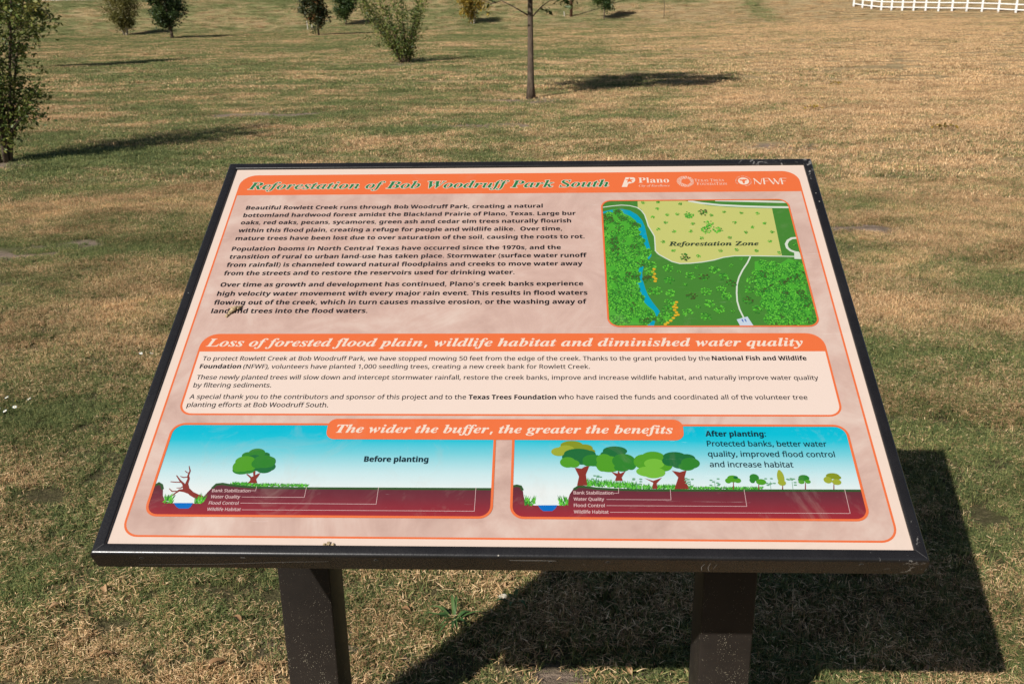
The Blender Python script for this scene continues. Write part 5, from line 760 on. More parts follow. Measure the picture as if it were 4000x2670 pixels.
   ['yo', [[432.8, -324.4, 5.5, 12.9], [432.5, -315.3, 3.0, 5.1], [433.1, -334.1, 6.3, 5.3]]],
   ['md', [[468.6, -325.2, 8.5, 5.8], [463.1, -328.9, 4.2, 4.3]]],
   ['lt', [[473.5, -331.7, 4.5, 3.6], [463.4, -332.5, 4.8, 3.5]]],
   ['ol', [[514.0, -321.3, 10.6, 5.5], [521.1, -323.8, 5.4, 3.6]]],
   ['yo', [[505.0, -328.6, 6.6, 6.1], [517.9, -332.1, 7.2, 5.4]]],
  ],
  'sprigs': [[143.6,-340.9],[206.1,-346.3],[290.0,-345.7],[328.0,-345.8],[414.3,-345.6],[448.1,-345.4]],
  'zone': [[250.8,340.3],[346.4,340.0],[392.1,323.9],[427.7,318.8],[463.4,315.8],[519.3,313.0],[516.8,176.5],[444.2,176.3],[421.2,175.5],[404.8,172.2],[380.8,162.5],[350.6,157.1],[320.9,156.3],[305.3,161.3],[288.1,174.7],[277.3,184.8],[276.3,201.7],[277.2,229.1],[274.7,243.0],[267.7,260.7],[265.3,278.6],[262.0,300.3],[256.8,313.2],[249.9,318.7]],
  'creek': [[178.7,306.6],[197.4,312.7],[216.9,314.7],[233.6,309.7],[247.3,296.8],[255.9,280.4],[260.5,260.8],[262.4,236.2],[264.5,215.4],[267.0,195.0],[267.6,178.2],[262.3,168.2],[255.9,158.3],[250.6,148.5],[246.6,132.3],[246.0,113.1],[249.9,87.9],[253.3,72.3],[260.8,53.9],[268.4,38.8],[272.2,31.3],[267.1,20.9],[261.6,6.2],[258.5,-6.7],[247.7,-6.6],[242.0,35.9],[236.1,81.7],[230.1,129.2],[242.2,178.3],[241.8,246.8],[220.2,286.2],[178.4,299.3]],
  'paths': [[[[179.2,320.2],[197.9,324.1],[217.5,326.5],[234.5,324.5],[248.7,318.8],[256.6,309.5],[262.3,296.6],[265.3,278.6],[267.3,262.5],[273.6,244.8],[277.4,232.6],[276.8,208.5],[276.0,191.5],[281.7,181.4],[292.5,172.0],[305.3,161.3],[319.7,155.6],[339.1,156.2],[362.2,159.3],[385.7,164.8],[404.8,172.2],[425.9,176.1],[455.6,176.2],[517.0,174.5],[541.8,173.6]],2.4],[[[456.5,174.2],[448.4,157.1],[436.7,137.7],[427.3,118.5],[421.0,99.6],[417.5,77.8],[415.7,56.4],[417.3,35.3],[422.0,14.6]],3],[[[353.6,338.5],[380.7,330.7],[416.3,324.4],[464.0,320.2],[511.6,317.5],[555.8,316.3]],6],[[[408.4,339.7],[466.2,336.5],[514.2,334.1],[554.8,332.2]],6],[[[553.7,225.8],[543.8,224.9],[535.3,218.4],[530.1,208.3],[530.5,198.1],[535.6,190.3],[543.9,185.6],[550.5,184.2]],5.5]],
  'lot': [[[408.7,11.1],[429.0,18.1],[436.5,-4.2],[412.9,-5.3]],[[541.5,184.6],[551.9,184.5],[551.9,166.3],[538.9,167.1]]],
  'marks': [[[416.8,11.0],[419.5,11.6],[420.7,4.6],[419.3,4.3]],[[422.1,11.6],[424.7,12.2],[425.9,5.2],[424.6,4.9]]],
  'forest': [[[180.9,293.8],[197.0,303.8],[209.2,306.7],[221.0,300.7],[232.7,293.3],[243.8,278.8],[247.5,260.9],[247.1,236.3],[250.9,222.4],[257.9,205.2],[261.4,188.3],[257.7,168.2],[248.8,155.1],[241.1,142.1],[237.6,122.7],[233.0,103.7],[234.5,91.1],[237.8,72.4],[243.4,57.0],[251.4,44.9],[261.4,32.8],[264.0,23.9],[258.6,9.1],[248.1,-1.1],[189.8,-1.9],[179.3,6.4],[178.9,36.1],[179.0,129.5],[179.5,229.9]],[[462.5,160.3],[476.6,163.5],[486.4,153.6],[498.7,160.1],[509.0,153.5],[527.3,168.1],[535.8,164.8],[547.6,154.9],[549.5,140.3],[547.2,95.9],[545.4,49.9],[546.9,11.3],[545.3,2.6],[534.9,-1.8],[462.7,-0.7],[462.0,8.6],[468.0,20.3],[466.0,35.2],[460.9,44.2],[455.7,53.2],[464.1,65.3],[457.1,77.7],[459.9,96.3],[457.3,108.9],[461.8,124.7],[459.7,140.8]]],
  'big': [[265.7,151.7],[258.7,133.9],[259.6,83.1],[271.8,83.1],[290.4,52.3],[285.7,35.7],[280.1,20.8],[289.6,17.9],[274.9,10.5],[296.9,143.4],[295.9,109.7],[295.8,77.7],[336.2,122.8],[361.5,81.2],[383.7,138.0],[399.4,118.7],[389.8,85.7],[397.6,68.7],[364.7,50.5],[380.5,36.0],[322.0,28.1],[354.5,17.7],[448.8,108.9],[441.3,85.5],[449.4,35.2],[350.5,295.1],[386.9,267.4],[380.2,249.1],[402.7,250.7]],
  'brown': [[379.5,302.0],[331.1,172.7],[361.2,118.9],[333.9,70.5],[409.5,101.2],[254.0,114.7],[435.6,57.8]],
  'small': [[351.6,144.7],[316.4,132.9],[324.5,99.4],[342.6,42.1],[416.7,149.2],[438.3,166.4],[404.5,31.8],[261.8,333.5],[291.8,333.9],[336.2,329.0],[289.8,314.3],[277.4,289.2],[307.7,296.2],[328.2,297.8],[395.9,293.9],[422.3,303.1],[455.6,299.5],[487.9,298.1],[302.4,272.8],[286.1,252.8],[316.7,246.5],[349.3,246.6],[356.2,268.8],[439.1,271.6],[498.4,268.6],[472.6,257.8],[508.5,242.8],[457.0,242.2],[424.0,227.9],[368.6,226.6],[292.1,216.6],[499.9,217.0],[311.0,191.9],[401.0,190.0],[432.9,193.1],[470.2,190.1],[512.8,184.1],[357.6,175.9],[546.4,206.4]],
  'yellow': [[269.4,140.3],[266.7,133.8],[269.6,127.4],[267.4,119.4],[270.9,114.6],[269.3,108.2],[304.3,53.8],[301.1,47.1],[303.1,40.2],[299.1,34.2],[302.0,28.2],[299.6,20.8],[295.1,14.3],[289.8,7.6],[284.0,2.6],[279.4,-1.2],[298.2,41.7],[304.1,22.3]],
  'plogo': [[230.4,414.8],[247.2,414.6],[250.2,411.0],[249.7,403.1],[246.1,397.7],[239.7,394.7],[235.2,394.3],[231.9,383.5],[220.7,383.7]],
  'pstar': [238.1,404.9],
  'ring': [353.9,399.9,16.4,18.6],
  'ndisc': [474.1,399.6,11.4,13.2],
  'nletters': [[[[495.5,388.8],[497.3,406.3]],1.0],[[[495.8,407.9],[507.8,388.7]],3.0],[[[508.1,388.7],[513.1,407.6]],1.0],[[[516.6,407.6],[515.9,388.6]],3.0],[[[514.7,408.0],[528.5,407.8]],1.1],[[[517.3,399.0],[524.9,398.9]],1.1],[[[527.4,407.5],[534.9,388.7]],2.8],[[[534.9,388.7],[539.4,406.5]],1.0],[[[537.3,407.3],[544.7,388.6]],2.8],[[[544.7,388.6],[549.6,407.2]],1.0],[[[552.4,407.5],[552.7,388.1]],3.0],[[[550.3,408.0],[563.8,407.4]],1.1],[[[553.5,399.0],[561.4,398.9]],1.1]],
  'dropping': [[-528.8,17.9],[-523.1,28.9],[-518.3,36.4],[-511.7,40.8]],
 },
}
A = ART['A']; SZ = ART['sz']
LN = 'orange'
# mottled ground inside the border
f = Flat(); f.poly(rrect(-588, 588.5, -435, 430, 32, 26), -4.92); f.build('mottled_background', pm('beige', None, 'beige'), panel)
f = Flat(); f.stroke(rrect(-588, 588.5, -435.3, 430, 32, 26), 3.4, -4.88, True); f.build('border_line', col(LN), panel)
f = Flat(); hp = [(x_, v__) for x_, v__ in rrect(-589.5, 590, 300, 431.5, 33, 0) if v__ > 366] + [(-589.5, 366), (590, 366)]; f.poly(hp, -4.84); f.build('title_banner', col(LN), panel)
# second section
f = Flat(); f.poly(rrect(-560, 554, -204, -24, 30, 22), -4.88); f.build('text_box', col('white'), panel)
f = Flat(); f.stroke(rrect(-560, 554, -204, -24, 30, 22), 3.6, -4.84, True)
f.poly([q for q in rrect(-561.5, 555.5, -140, -22.3, 30, 0) if q[1] > -64.5] + [(-561.5, -64.6), (555.5, -64.6)], -4.80); f.build('section_banner', col(LN), panel)
# pictures: before and after
def picture(x0, x1, soil, name):
    box = rrect(x0, x1, -399.5, -224.5, 20, 20)
    f = Flat(); f.poly(box, -4.80); f.build('picture_sky', pm('sky', None, 'sky'), panel)
    f = Flat(); yl = -399.5
    top = [p for p in soil if x0 + 1 <= p[0] <= x1 - 1]; top = [(x0 + 1, soil[0][1])] + top + [(x1 - 1, soil[-1][1])]
    bot = [(x1 - 1, -380)] + [(x1 - 20 + 19 * math.cos(t), -379.5 - 19 * math.sin(t)) for t in [i * math.pi / 12 for i in range(1, 7)]] + [(x0 + 20 - 19 * math.sin(t), -379.5 - 19 * math.cos(t)) for t in [i * math.pi / 12 for i in range(0, 6)]] + [(x0 + 1, -380)]
    f.poly(top + bot, -4.72); f.build('picture_soil', pm('soil', None, 'soil'), panel)
    run = []; runs = []
    for p in top:
        if p[1] > -353: run.append((p[0], p[1] - 2.0))
        elif run: runs.append(run); run = []
    if run: runs.append(run)
    for run in runs:
        if len(run) > 1: f = Flat(); f.stroke(run, 4.2, -4.66); f.build('picture_topsoil', col('topsoil'), panel)
    f = Flat(); f.stroke(box, 4, -4.30, True); f.build('picture_border', col(LN), panel)
picture(-562, -19.5, A['soilB'], 'b'); picture(11, 554, A['soilA'], 'a')
for p in A['pond']: f = Flat(); f.poly(p, -4.60); f.build('picture_pond', col('pond'), panel)
# grass in the pictures
for cname, sd in (('g2', 1), ('g3', 2), ('g1', 3)):
    f = Flat(); rr = random.Random(sd)
    for (p0, p1, h) in A['tufts']:
        for i in range(14):
            x_ = p0[0] + (p1[0] - p0[0]) * rr.random(); b = p0[1] + (p1[1] - p0[1]) * rr.random() + rr.uniform(-2, 8); hh = h * rr.uniform(.3, .62); l = rr.uniform(-4, 4)
            f.tri([(x_ - 1.2, b), (x_ + 1.2, b), (x_ + l, b + hh)], [(0, 1, 2)], -4.6 + rr.random() * .08)
    for (p0, p1, h) in A['mound']:
        k = int(abs(p1[0] - p0[0]) / .9)
        for i in range(k):
            t = rr.random(); x_ = p0[0] + (p1[0] - p0[0]) * t; b = p0[1] + (p1[1] - p0[1]) * t - .5 + rr.uniform(0, h * .5); hh = h * rr.uniform(.3, .6); l = rr.uniform(-4, 4)
            f.tri([(x_ - 1.1, b), (x_ + 1.1, b), (x_ + l, b + hh)], [(0, 1, 2)], -4.6 + rr.random() * .08)
    tag(f.build('picture_grass', col(cname), panel), kind='stuff')
f = Flat()
for i, st in enumerate(A['dead']): f.stroke([p[0] for p in st], [p[1] / 2.7 for p in st], -4.56 + i * .008)
f.build('picture_fallen_tree', col('trunk'), panel)
for i, p in enumerate(A['trunks']): f = Flat(); f.poly(p, -4.5 + i * .004); f.build('picture_trunk', col('trunk'), panel)
for i, (cn, es) in enumerate(A['crowns']):
    f = Flat()
    for j, e in enumerate(es): f.ell(e[0], e[1], e[2], e[3], -4.47 + i * .004 + j * .0007, 22)
    f.build('picture_foliage', col(cn), panel)
f = Flat(); rr = random.Random(5)
for (x_, b) in A['sprigs']:
    f.stroke([(x_, b), (x_ + 1, b + 14)], .7, -4.4)
    for i in range(7): f.ell(x_ + 1 + rr.uniform(-7, 7), b + rr.uniform(6, 19), 2.6, 1.3, -4.39 + i * .003, 8, rr.random() * 3)
f.build('picture_weeds', col('sprig'), panel)
f = Flat()
for i, l in enumerate(A['lines']): f.stroke(l, .75, -4.42)
f.build('callout_lines', col('pale'), panel)
# pill banner
f = Flat(); f.poly(rrect(-300, 289.5, -254.7, -213, 15, 15), -4.26); f.build('caption_banner', col(LN), panel)
# park map
MX0, MX1, MY0, MY1 = 177, 554, -6, 340
f = Flat(); f.poly(rrect(MX0, MX1, MY0, MY1, 20), -4.86); f.build('map_ground', col('mapgreen'), panel)
def clipx(pts): return [(min(max(p[0], MX0 + 1), MX1 - 1), min(max(p[1], MY0 + 1), MY1 - 1)) for p in pts]
f = Flat(); f.poly(clipx(A['zone']), -4.82); f.build('map_meadow', col('khaki'), panel)
f = Flat(); f.poly(clipx(A['creek']), -4.80); f.build('map_creek', col('creek'), panel)
f = Flat()
for i, (p, wd) in enumerate(A['paths']): f.stroke(clipx(p), wd * (1 if wd < 4 else .95), -4.78 + i * .004)
f.poly(clipx(A['lot'][1]), -4.75); f.build('map_paths', col('track'), panel)
f = Flat(); f.poly(clipx(A['lot'][0]), -4.76); f.build('map_car_park', col('lot'), panel)
f = Flat(); [f.poly(p, -4.74) for p in A['marks']]; f.build('map_marks', col('mark'), panel)
tf = {k: Flat() for k in ('g1', 'g2', 'g3', 'g4')}; rr = random.Random(3)
def inside(p, poly):
    c = False; j = len(poly) - 1
    for i in range(len(poly)):
        if (poly[i][1] > p[1]) != (poly[j][1] > p[1]) and p[0] < (poly[j][0] - poly[i][0]) * (p[1] - poly[i][1]) / (poly[j][1] - poly[i][1]) + poly[i][0]: c = not c
        j = i
    return c
def okm(x_, y_): return MX0 + 2 < x_ < MX1 - 2 and MY0 + 2 < y_ < MY1 - 2
LV = [0]
def mtree(cx, cy, r, sty, wood=False):
    base = {'g': ('g2', 'g1', 'g1', 'g3'), 'b': ('g3', 'g4', 'g2', 'g4'), 'm': ('g2', 'g1', 'g3', 'g2')}[sty]
    if wood:
        LV[0] += 1
        if okm(cx - r, cy - r) and okm(cx + r, cy + r): tf['g3'].ell(cx, cy, r * .88, r * .84, -4.74 + LV[0] * .00098, 10, rr.random())
    for i in range(int((22 if wood else 16) + r * 1.5)):
        a = rr.random() * 6.28; d = r * math.sqrt(rr.random()) * .95; x_, y_ = cx + d * math.cos(a), cy + d * math.sin(a)
        if not okm(x_, y_): continue
        sz = r * rr.uniform(.12, .22) * (1.3 if r < 6 else 1)
        if rr.random() < .25:
            tf['g4' if sty != 'g' else 'g3'].tri([(cx + (x_ - cx) * .1, cy + (y_ - cy) * .1), (cx + (x_ - cx) * .1 + .7, cy), (x_, y_)], [(0, 1, 2)] if (.7 * (y_ - cy) > 0) else [(0, 2, 1)], -4.32 + rr.random() * .08 if not wood else -4.74 + LV[0] * .00098 + .0009)
        tf[base[rr.randrange(4)]].ell(x_, y_, sz, sz * .9, -4.74 + LV[0] * .00098 + rr.uniform(.0003, .0008) if wood else -4.33 + rr.random() * .08, 6, rr.random() * 3)
f = Flat()
for k_, pg in enumerate(A['forest']): f = Flat(); f.poly(clipx(pg), -4.765 + k_ * .004); f.build('map_wood_floor', col('g2'), panel)
for pg in A['forest']:
    xs_ = [p[0] for p in pg]; ys_ = [p[1] for p in pg]; n_ = 0
    while n_ < (230 if pg is A['forest'][0] else 170):
        p = (rr.uniform(min(xs_), max(xs_)), rr.uniform(min(ys_), max(ys_)))
        if inside(p, pg): mtree(p[0], p[1], rr.uniform(7, 9.5), rr.choice('gggmmb'), True); n_ += 1
for p in A['big']: mtree(p[0], p[1], 10.3, rr.choice('gm'))
for p in A['brown']: mtree(p[0], p[1], 10.3, 'b')
for p in A['small']: mtree(p[0], p[1], 4.3, rr.choice('gm'))
for k_, f in tf.items(): tag(f.build('map_trees', col(k_), panel), kind='stuff')
f = Flat(); [f.ell(p[0] + 0, p[1], 3.4, 2.9, -4.3 + i * .004, 8) for i, p in enumerate(A['yellow'])]; tag(f.build('map_flower_beds', col('yellow'), panel), kind='stuff')
f = Flat(); f.stroke(rrect(MX0, MX1, MY0, MY1, 20), 3.2, -4.2, True); f.build('map_border', col(LN), panel)
# logos in the title banner
f = Flat(); f.poly(A['plogo'], -4.7)
rg = A['ring']; rr = random.Random(9)
for rad in (1.0, .86, .72, .6):
    k = int(30 * rad)
    for i in range(k):
        a = 2 * math.pi * (i + rr.random() * .4) / k
        if rad < .65 and not (1.2 < a < 4.6): continue
        cx, cy = rg[0] + rg[2] * rad * math.cos(a), rg[1] + rg[2] * rad * math.sin(a); f.stroke([(cx - 1.9 * math.cos(a + .6), cy - 1.9 * math.sin(a + .6)), (cx + 1.9 * math.cos(a + .6), cy + 1.9 * math.sin(a + .6))], 1.05, -4.7 + i * .001)
nd = A['ndisc']; rN = nd[2]; f.ell(nd[0], nd[1], rN, rN, -4.7, 30)
for i, (l, wd) in enumerate(A['nletters']): f.stroke(l, wd, -4.7 + i * .004)
ring_t = "NATIONAL FISH AND WILDLIFE FOUNDATION"
for i, ch in enumerate(ring_t):
    if ch == ' ': continue
    a = math.radians(215 - 300 * (i + .5) / len(ring_t)); cx, cy = nd[0] + (rN + 5) * math.cos(a), nd[1] + (rN + 5) * math.sin(a)
    g = GL['S' + ch]; ca, sa = math.cos(a - math.pi / 2), math.sin(a - math.pi / 2)
    f.tri([(cx + ((px - g[0] / 2) * ca - (py - .35) * sa) * 5.2, cy + ((px - g[0] / 2) * sa + (py - .35) * ca) * 5.2) for px, py in g[1]], [q for q in g[2]], -4.68)
text(f, 'P', 'Plano', *[t for t in ART['T'] if t[2] == 'Plano'][0][3:6], SZ['plano'] * .92, -4.7)
for t in ART['T']:
    if t[6] in ('city', 'ttf'): text(f, t[1], t[2], t[3], t[4], t[5], SZ[t[6]] * 1.0, -4.7)
f.build('sponsor_logos', col('cream'), panel, 'row of white sponsor logos at the right end of the title banner')
f = Flat(); st = A['pstar']
f.tri([(st[0] + (9.5 if i % 2 == 0 else 3.8) * math.cos(math.radians(90 + 36 * i)), st[1] + (9.5 if i % 2 == 0 else 3.8) * math.sin(math.radians(90 + 36 * i))) for i in range(10)], [tuple(range(10))], -4.62)
nx_, ny_ = nd[0], nd[1]
f.poly([(nx_ + a * rN / 20, ny_ + b * rN / 20) for a, b in [(-15, 7), (-9, 10), (-3, 8), (0, 11), (3, 9), (8, 11), (14, 8), (12, 3), (6, 2), (4, -4), (3, -13), (-2, -15), (-4, -6), (-5, 1), (-11, 2)]], -4.62)
f.build('logo_details', col(LN), panel)
# lettering
T_ = ART['T']
t = T_[0]; f = Flat(); text(f, 'I', t[2], t[3], t[4], t[5], SZ['title'], -4.74, outline=1.25); f.build('title_outline', col('cream'), panel)
f = Flat(); text(f, 'I', t[2], t[3], t[4], t[5], SZ['title'], -4.66); f.build('title_text', col('green'), panel, 'green italic title lettering edged in cream')
groups = {}
for i, t in enumerate(T_[1:], 1):
    if t[6] in ('plano', 'city', 'ttf'): continue
    nm = {'body': 'paragraph_text', 'small': 'paragraph_text', 'head2': 'heading_text', 'head3': 'heading_text', 'big': 'caption_text', 'tiny': 'callout_text', 'zone': 'map_text'}[t[6]]
    blk = (nm, t[0], t[6], (1 if i < 6 else 2 if i < 10 else 3) if t[6] == 'body' else (t[4] > 0 and t[6] in ('big', 'tiny')), t[1] if t[6] == 'head' else '')
    text(groups.setdefault(blk, Flat()), t[1], t[2], t[3], t[4], t[5], SZ[t[6]], -4.22 if t[6] in ('head3', 'zone', 'big') else -4.40 if t[6] == 'tiny' else -4.74, bold=dict(body=.22, small=.20, head2=.25, head3=.25, big=.22, tiny=.16, zone=.2)[t[6]])
for blk, f in groups.items(): f.build(blk[0], col(blk[1]), panel)

# small debris lying on the board
M_DEB = NT('dry brown debris'); gp_ = M_DEB.n('TexCoord').outputs['Object']
M_DEB.bsdf(M_DEB.ramp(M_DEB.noise(gp_, 260, 4, .7), [(.35, (.16, .11, .06)), (.6, (.50, .38, .23))]), .9, .15, bump=M_DEB.noise(gp_, 400, 3), bstr=.8, bdist=.001)
def lump(path, rad, name, label, cat):
    mbx = MB(); rr = random.Random(4); pts = [pl(a, b, -4.9 + r_ * .5) + SIGN_LOC for (a, b), r_ in zip(path, rad)]
    c0 = pts[0].copy(); mbx.tube([p - c0 for p in pts], [r_ / 1000 * .6 for r_ in rad], 8)
    for i in range(16):
        k = min(len(pts) - 1, int(rr.triangular(0, len(pts), len(pts) - .4))); q = pts[k] - c0 + Vector((rr.gauss(0, rad[k] * .0007), rr.gauss(0, rad[k] * .0006), rr.uniform(0, .002)))
        r_ = rr.uniform(.0018, .0035); d = Vector((rr.uniform(-1, 1), rr.uniform(-1, 1), rr.uniform(0, .6))).normalized() * r_
        mbx.tube([q - d, q, q + d], [r_ * .3, r_ * .9, r_ * .3], 6)
    o = mbx.build(name, M_DEB.m, None, smooth=True); o.location = c0; tag(o, label, cat); return o
dp = A['dropping']
lump([dp[0], ((dp[0][0] + dp[1][0]) / 2, (dp[0][1] + dp[1][1]) / 2), dp[1], dp[2], dp[3]], [2.5, 3.2, 4.5, 8, 6], 'dried_dropping', 'brown dried bird dropping lying across the last line of the third paragraph', 'bird dropping')
lump([(-270, -449.5), (-264, -447), (-257, -449)], [.6, 1.3, .6], 'leaf_scrap', 'tiny brown leaf scrap caught against the near edge of the frame', 'leaf scrap')

# ------------------------------------------------------------------ vegetation
def mat_bark(name, c0, c1, sc_=18):
    s = NT(name); tc = s.n('TexCoord').outputs['Object']; mp = s.n('Mapping'); mp.inputs['Scale'].default_value = (1, 1, .25); s.l(tc, mp.inputs[0])
    n = s.noise(mp.outputs[0], sc_, 5, .75, .5)
    s.bsdf(s.ramp(n, [(.35, c0), (.65, c1)]), .9, .15, bump=n, bstr=.7, bdist=.01); return s.m
BARK = mat_bark('grey brown bark', (.050, .036, .026), (.135, .100, .072)); BARK_D = mat_bark('dark twig bark', (.040, .028, .020), (.10, .072, .05)); BARK_P = mat_bark('pale smooth bark', (.28, .23, .18), (.48, .42, .34))
def mat_leaf(name, cols, trans=.3):
    s = NT(name); t = s.n('Attribute', attribute_name='tone').outputs['Fac']; gp = s.n('NewGeometry').outputs['Position']
    t2 = s.math('ADD', s.math('MULTIPLY', t, .75), s.math('MULTIPLY', s.noise(gp, 1.7, 2), .25))
    c = s.ramp(t2, [(i / (len(cols) - 1) * .8 + .1, k) for i, k in enumerate(cols)])
    p = s.bsdf(c, .5, .35); tr = s.n('BsdfTranslucent'); s.l(c, tr.inputs[0]); mx = s.n('MixShader'); mx.inputs[0].default_value = trans
    s.l(p.outputs[0], mx.inputs[1]); s.l(tr.outputs[0], mx.inputs[2]); s.l(mx.outputs[0], s.out.inputs[0]); return s.m
LEAF = dict(
    myrtle=mat_leaf('olive leaves', [(.038, .062, .014), (.080, .118, .026), (.16, .19, .040), (.26, .23, .06)]),
    green=mat_leaf('green leaves', [(.022, .045, .012), (.050, .085, .020), (.095, .13, .030)]),
    dark=mat_leaf('dark green leaves', [(.014, .028, .012), (.035, .060, .018), (.080, .110, .026)]),
    red=mat_leaf('dark leaves with rust tips', [(.016, .024, .010), (.032, .045, .014), (.055, .060, .018), (.17, .07, .025)]),
    yellow=mat_leaf('yellow autumn leaves', [(.12, .095, .02), (.28, .19, .03), (.50, .33, .04)]),
    straw=mat_leaf('yellowish green leaves', [(.070, .070, .018), (.13, .125, .032), (.22, .19, .055)]))

def leaves_mesh(pts, size, name, mat, parent, rs, jit=.35, aspect=.5, tone_bias=None):
    """many bent leaf quads around the given points"""
    n = len(pts); P = np.asarray(pts); d = rs.normal(size=(n, 3)); d[:, 2] = d[:, 2] * .6 - .25; d /= np.linalg.norm(d, axis=1)[:, None]
    u = rs.normal(size=(n, 3)); u -= d * (u * d).sum(1)[:, None]; u /= np.linalg.norm(u, axis=1)[:, None]
    s_ = size * (1 + jit * rs.uniform(-1, 1, n))[:, None]; nn = np.cross(d, u)
    a = P; b = P + d * s_ * .5 + u * s_ * aspect * .5 + nn * s_ * .08; c = P + d * s_; e = P + d * s_ * .5 - u * s_ * aspect * .5 + nn * s_ * .08
    V = np.stack([a, b, c, e], 1).reshape(-1, 3); k = np.arange(n) * 4
    F = np.concatenate([np.stack([k, k + 1, k + 2], 1), np.stack([k, k + 2, k + 3], 1)])
    t = np.clip(rs.random(n) if tone_bias is None else tone_bias + rs.normal(0, .18, n), 0, 1)
    return mesh_obj(name, V, F, mat, parent, attr={'tone': np.repeat(t, 4)})

def bez(a, b, c, n): return [a * (1 - t) ** 2 + b * 2 * t * (1 - t) + c * t * t for t in [i / n for i in range(n + 1)]]
def tree(name, loc, label, cat='tree', group=None, H=4.0, trunk_h=1.2, r0=.06, crown=(0, 0, 2.6, 1.2, 1.2, 1.3), nb=26, leaf='green', bark=BARK, lsize=.06, nleaf=5000, stems=1, lean=(0, 0), sub=4, seed=1, spread=.09, extra=None, flare=0, along=0):
    rs = np.random.default_rng(seed); rr = random.Random(seed)
    z = gz(loc[0], loc[1]); root = empty(name, (loc[0], loc[1], z), label, cat, group)
    cx, cy, cz, rx, ry, rz = crown; tw = MB(); leaf_pts = []; tone = []
    tm = MB(); axes = []
    if stems == 1:
        top = Vector((cx + lean[0], cy + lean[1], min(H * .93, cz + rz * .85)))
        ax = bez(Vector((0, 0, -.12)), Vector((lean[0] * .2, lean[1] * .2, top.z * .5)), top, 12)
        rad = [r0 * (1 - .85 * (i / 12) ** 1.1) for i in range(13)]; rad[0] *= 1.35 + flare; rad[1] *= 1.06
        tm.tube(ax, rad, 10); axes = [(ax, rad)]
        tm.build('trunk', bark, root, smooth=True)
    else:
        for k in range(stems):
            a = 2 * math.pi * (k + rr.random() * .6) / stems; rad_ = rr.uniform(.55, 1.0)
            top = Vector((cx + rx * .8 * rad_ * math.cos(a), cy + ry * .8 * rad_ * math.sin(a), cz + rz * rr.uniform(.1, .8)))
            b0 = Vector((.07 * math.cos(a), .07 * math.sin(a), -.1)); ax = bez(b0, Vector((top.x * .42 + .03 * math.cos(a), top.y * .42, top.z * .5)), top, 10)
            rad = [r0 * rr.uniform(.8, 1.1) * (1 - .85 * i / 10) for i in range(11)]; sm = MB(); sm.tube(ax, rad, 7); sm.build('stem', bark, root, smooth=True); axes.append((ax, rad))
    for i in range(nb):
        ax, rad = axes[i % len(axes)]; u = rs.normal(size=3); u /= np.linalg.norm(u); q = rs.uniform(.55, 1.0) ** .6
        tgt = Vector((cx + rx * u[0] * q, cy + ry * u[1] * q, cz + rz * u[2] * q))
        if stems > 1 and tgt.z < cz: tgt.x *= .35 + .65 * max(0, tgt.z) / max(.1, cz); tgt.y *= .35 + .65 * max(0, tgt.z) / max(.1, cz)
        cand = [k for k, p in enumerate(ax) if p.z < tgt.z - .12 * abs(tgt.x) and p.z > trunk_h * .9]
        k = cand[-1] if cand else (next((k for k, p in enumerate(ax) if p.z > trunk_h * .85), len(ax) - 2))
        k = max(0, min(len(ax) - 2, k - rr.randrange(2))); p0 = ax[k]; mid = (p0 + tgt) / 2 + Vector((rr.gauss(0, .08), rr.gauss(0, .08), .12 * (tgt - p0).length))
        br = bez(p0, mid, tgt, 6); r1 = max(.004, rad[k] * .45); tw.tube(br, [r1 * (1 - .8 * j / 6) for j in range(7)], 5)
        bt = rr.uniform(.15, .85)
        for j in range(sub):
            s0 = br[2 + rr.randrange(4)]; L = min(rx, rz) * rr.uniform(.25, .5); dv = Vector(rs.normal(size=3)); dv.normalize(); dv = (dv + (tgt - p0).normalized() * .9).normalized()
            e = s0 + dv * L; tw.tube([s0, (s0 + e) / 2 + Vector((0, 0, .03)), e], [r1 * .4, r1 * .28, .002], 4, False)
            m = max(2, nleaf // (nb * sub)); tt = rs.uniform(.15, 1.05, m); pp = np.array(s0) + (np.array(e) - np.array(s0)) * tt[:, None] + rs.normal(0, spread, (m, 3)); leaf_pts.append(pp); tone.append(np.full(m, bt + rr.gauss(0, .08)))
    if along:
        for ax, rad in axes:
            tt = rs.uniform(.14, 1.0, along) * (len(ax) - 1); k = np.minimum(tt.astype(int), len(ax) - 2); fr = (tt - k)[:, None]; AX = np.array([tuple(p) for p in ax])
            leaf_pts.append(AX[k] * (1 - fr) + AX[k + 1] * fr + rs.normal(0, .065, (along, 3))); tone.append(np.full(along, rr.uniform(.2, .8)))
    if extra: extra(tw, leaf_pts, tone, rs)
    tw.build('branches', bark if stems == 1 else BARK_D, root, smooth=True)
    leaves_mesh(np.concatenate(leaf_pts), lsize, 'foliage', LEAF[leaf], root, rs, tone_bias=np.concatenate(tone)); return root

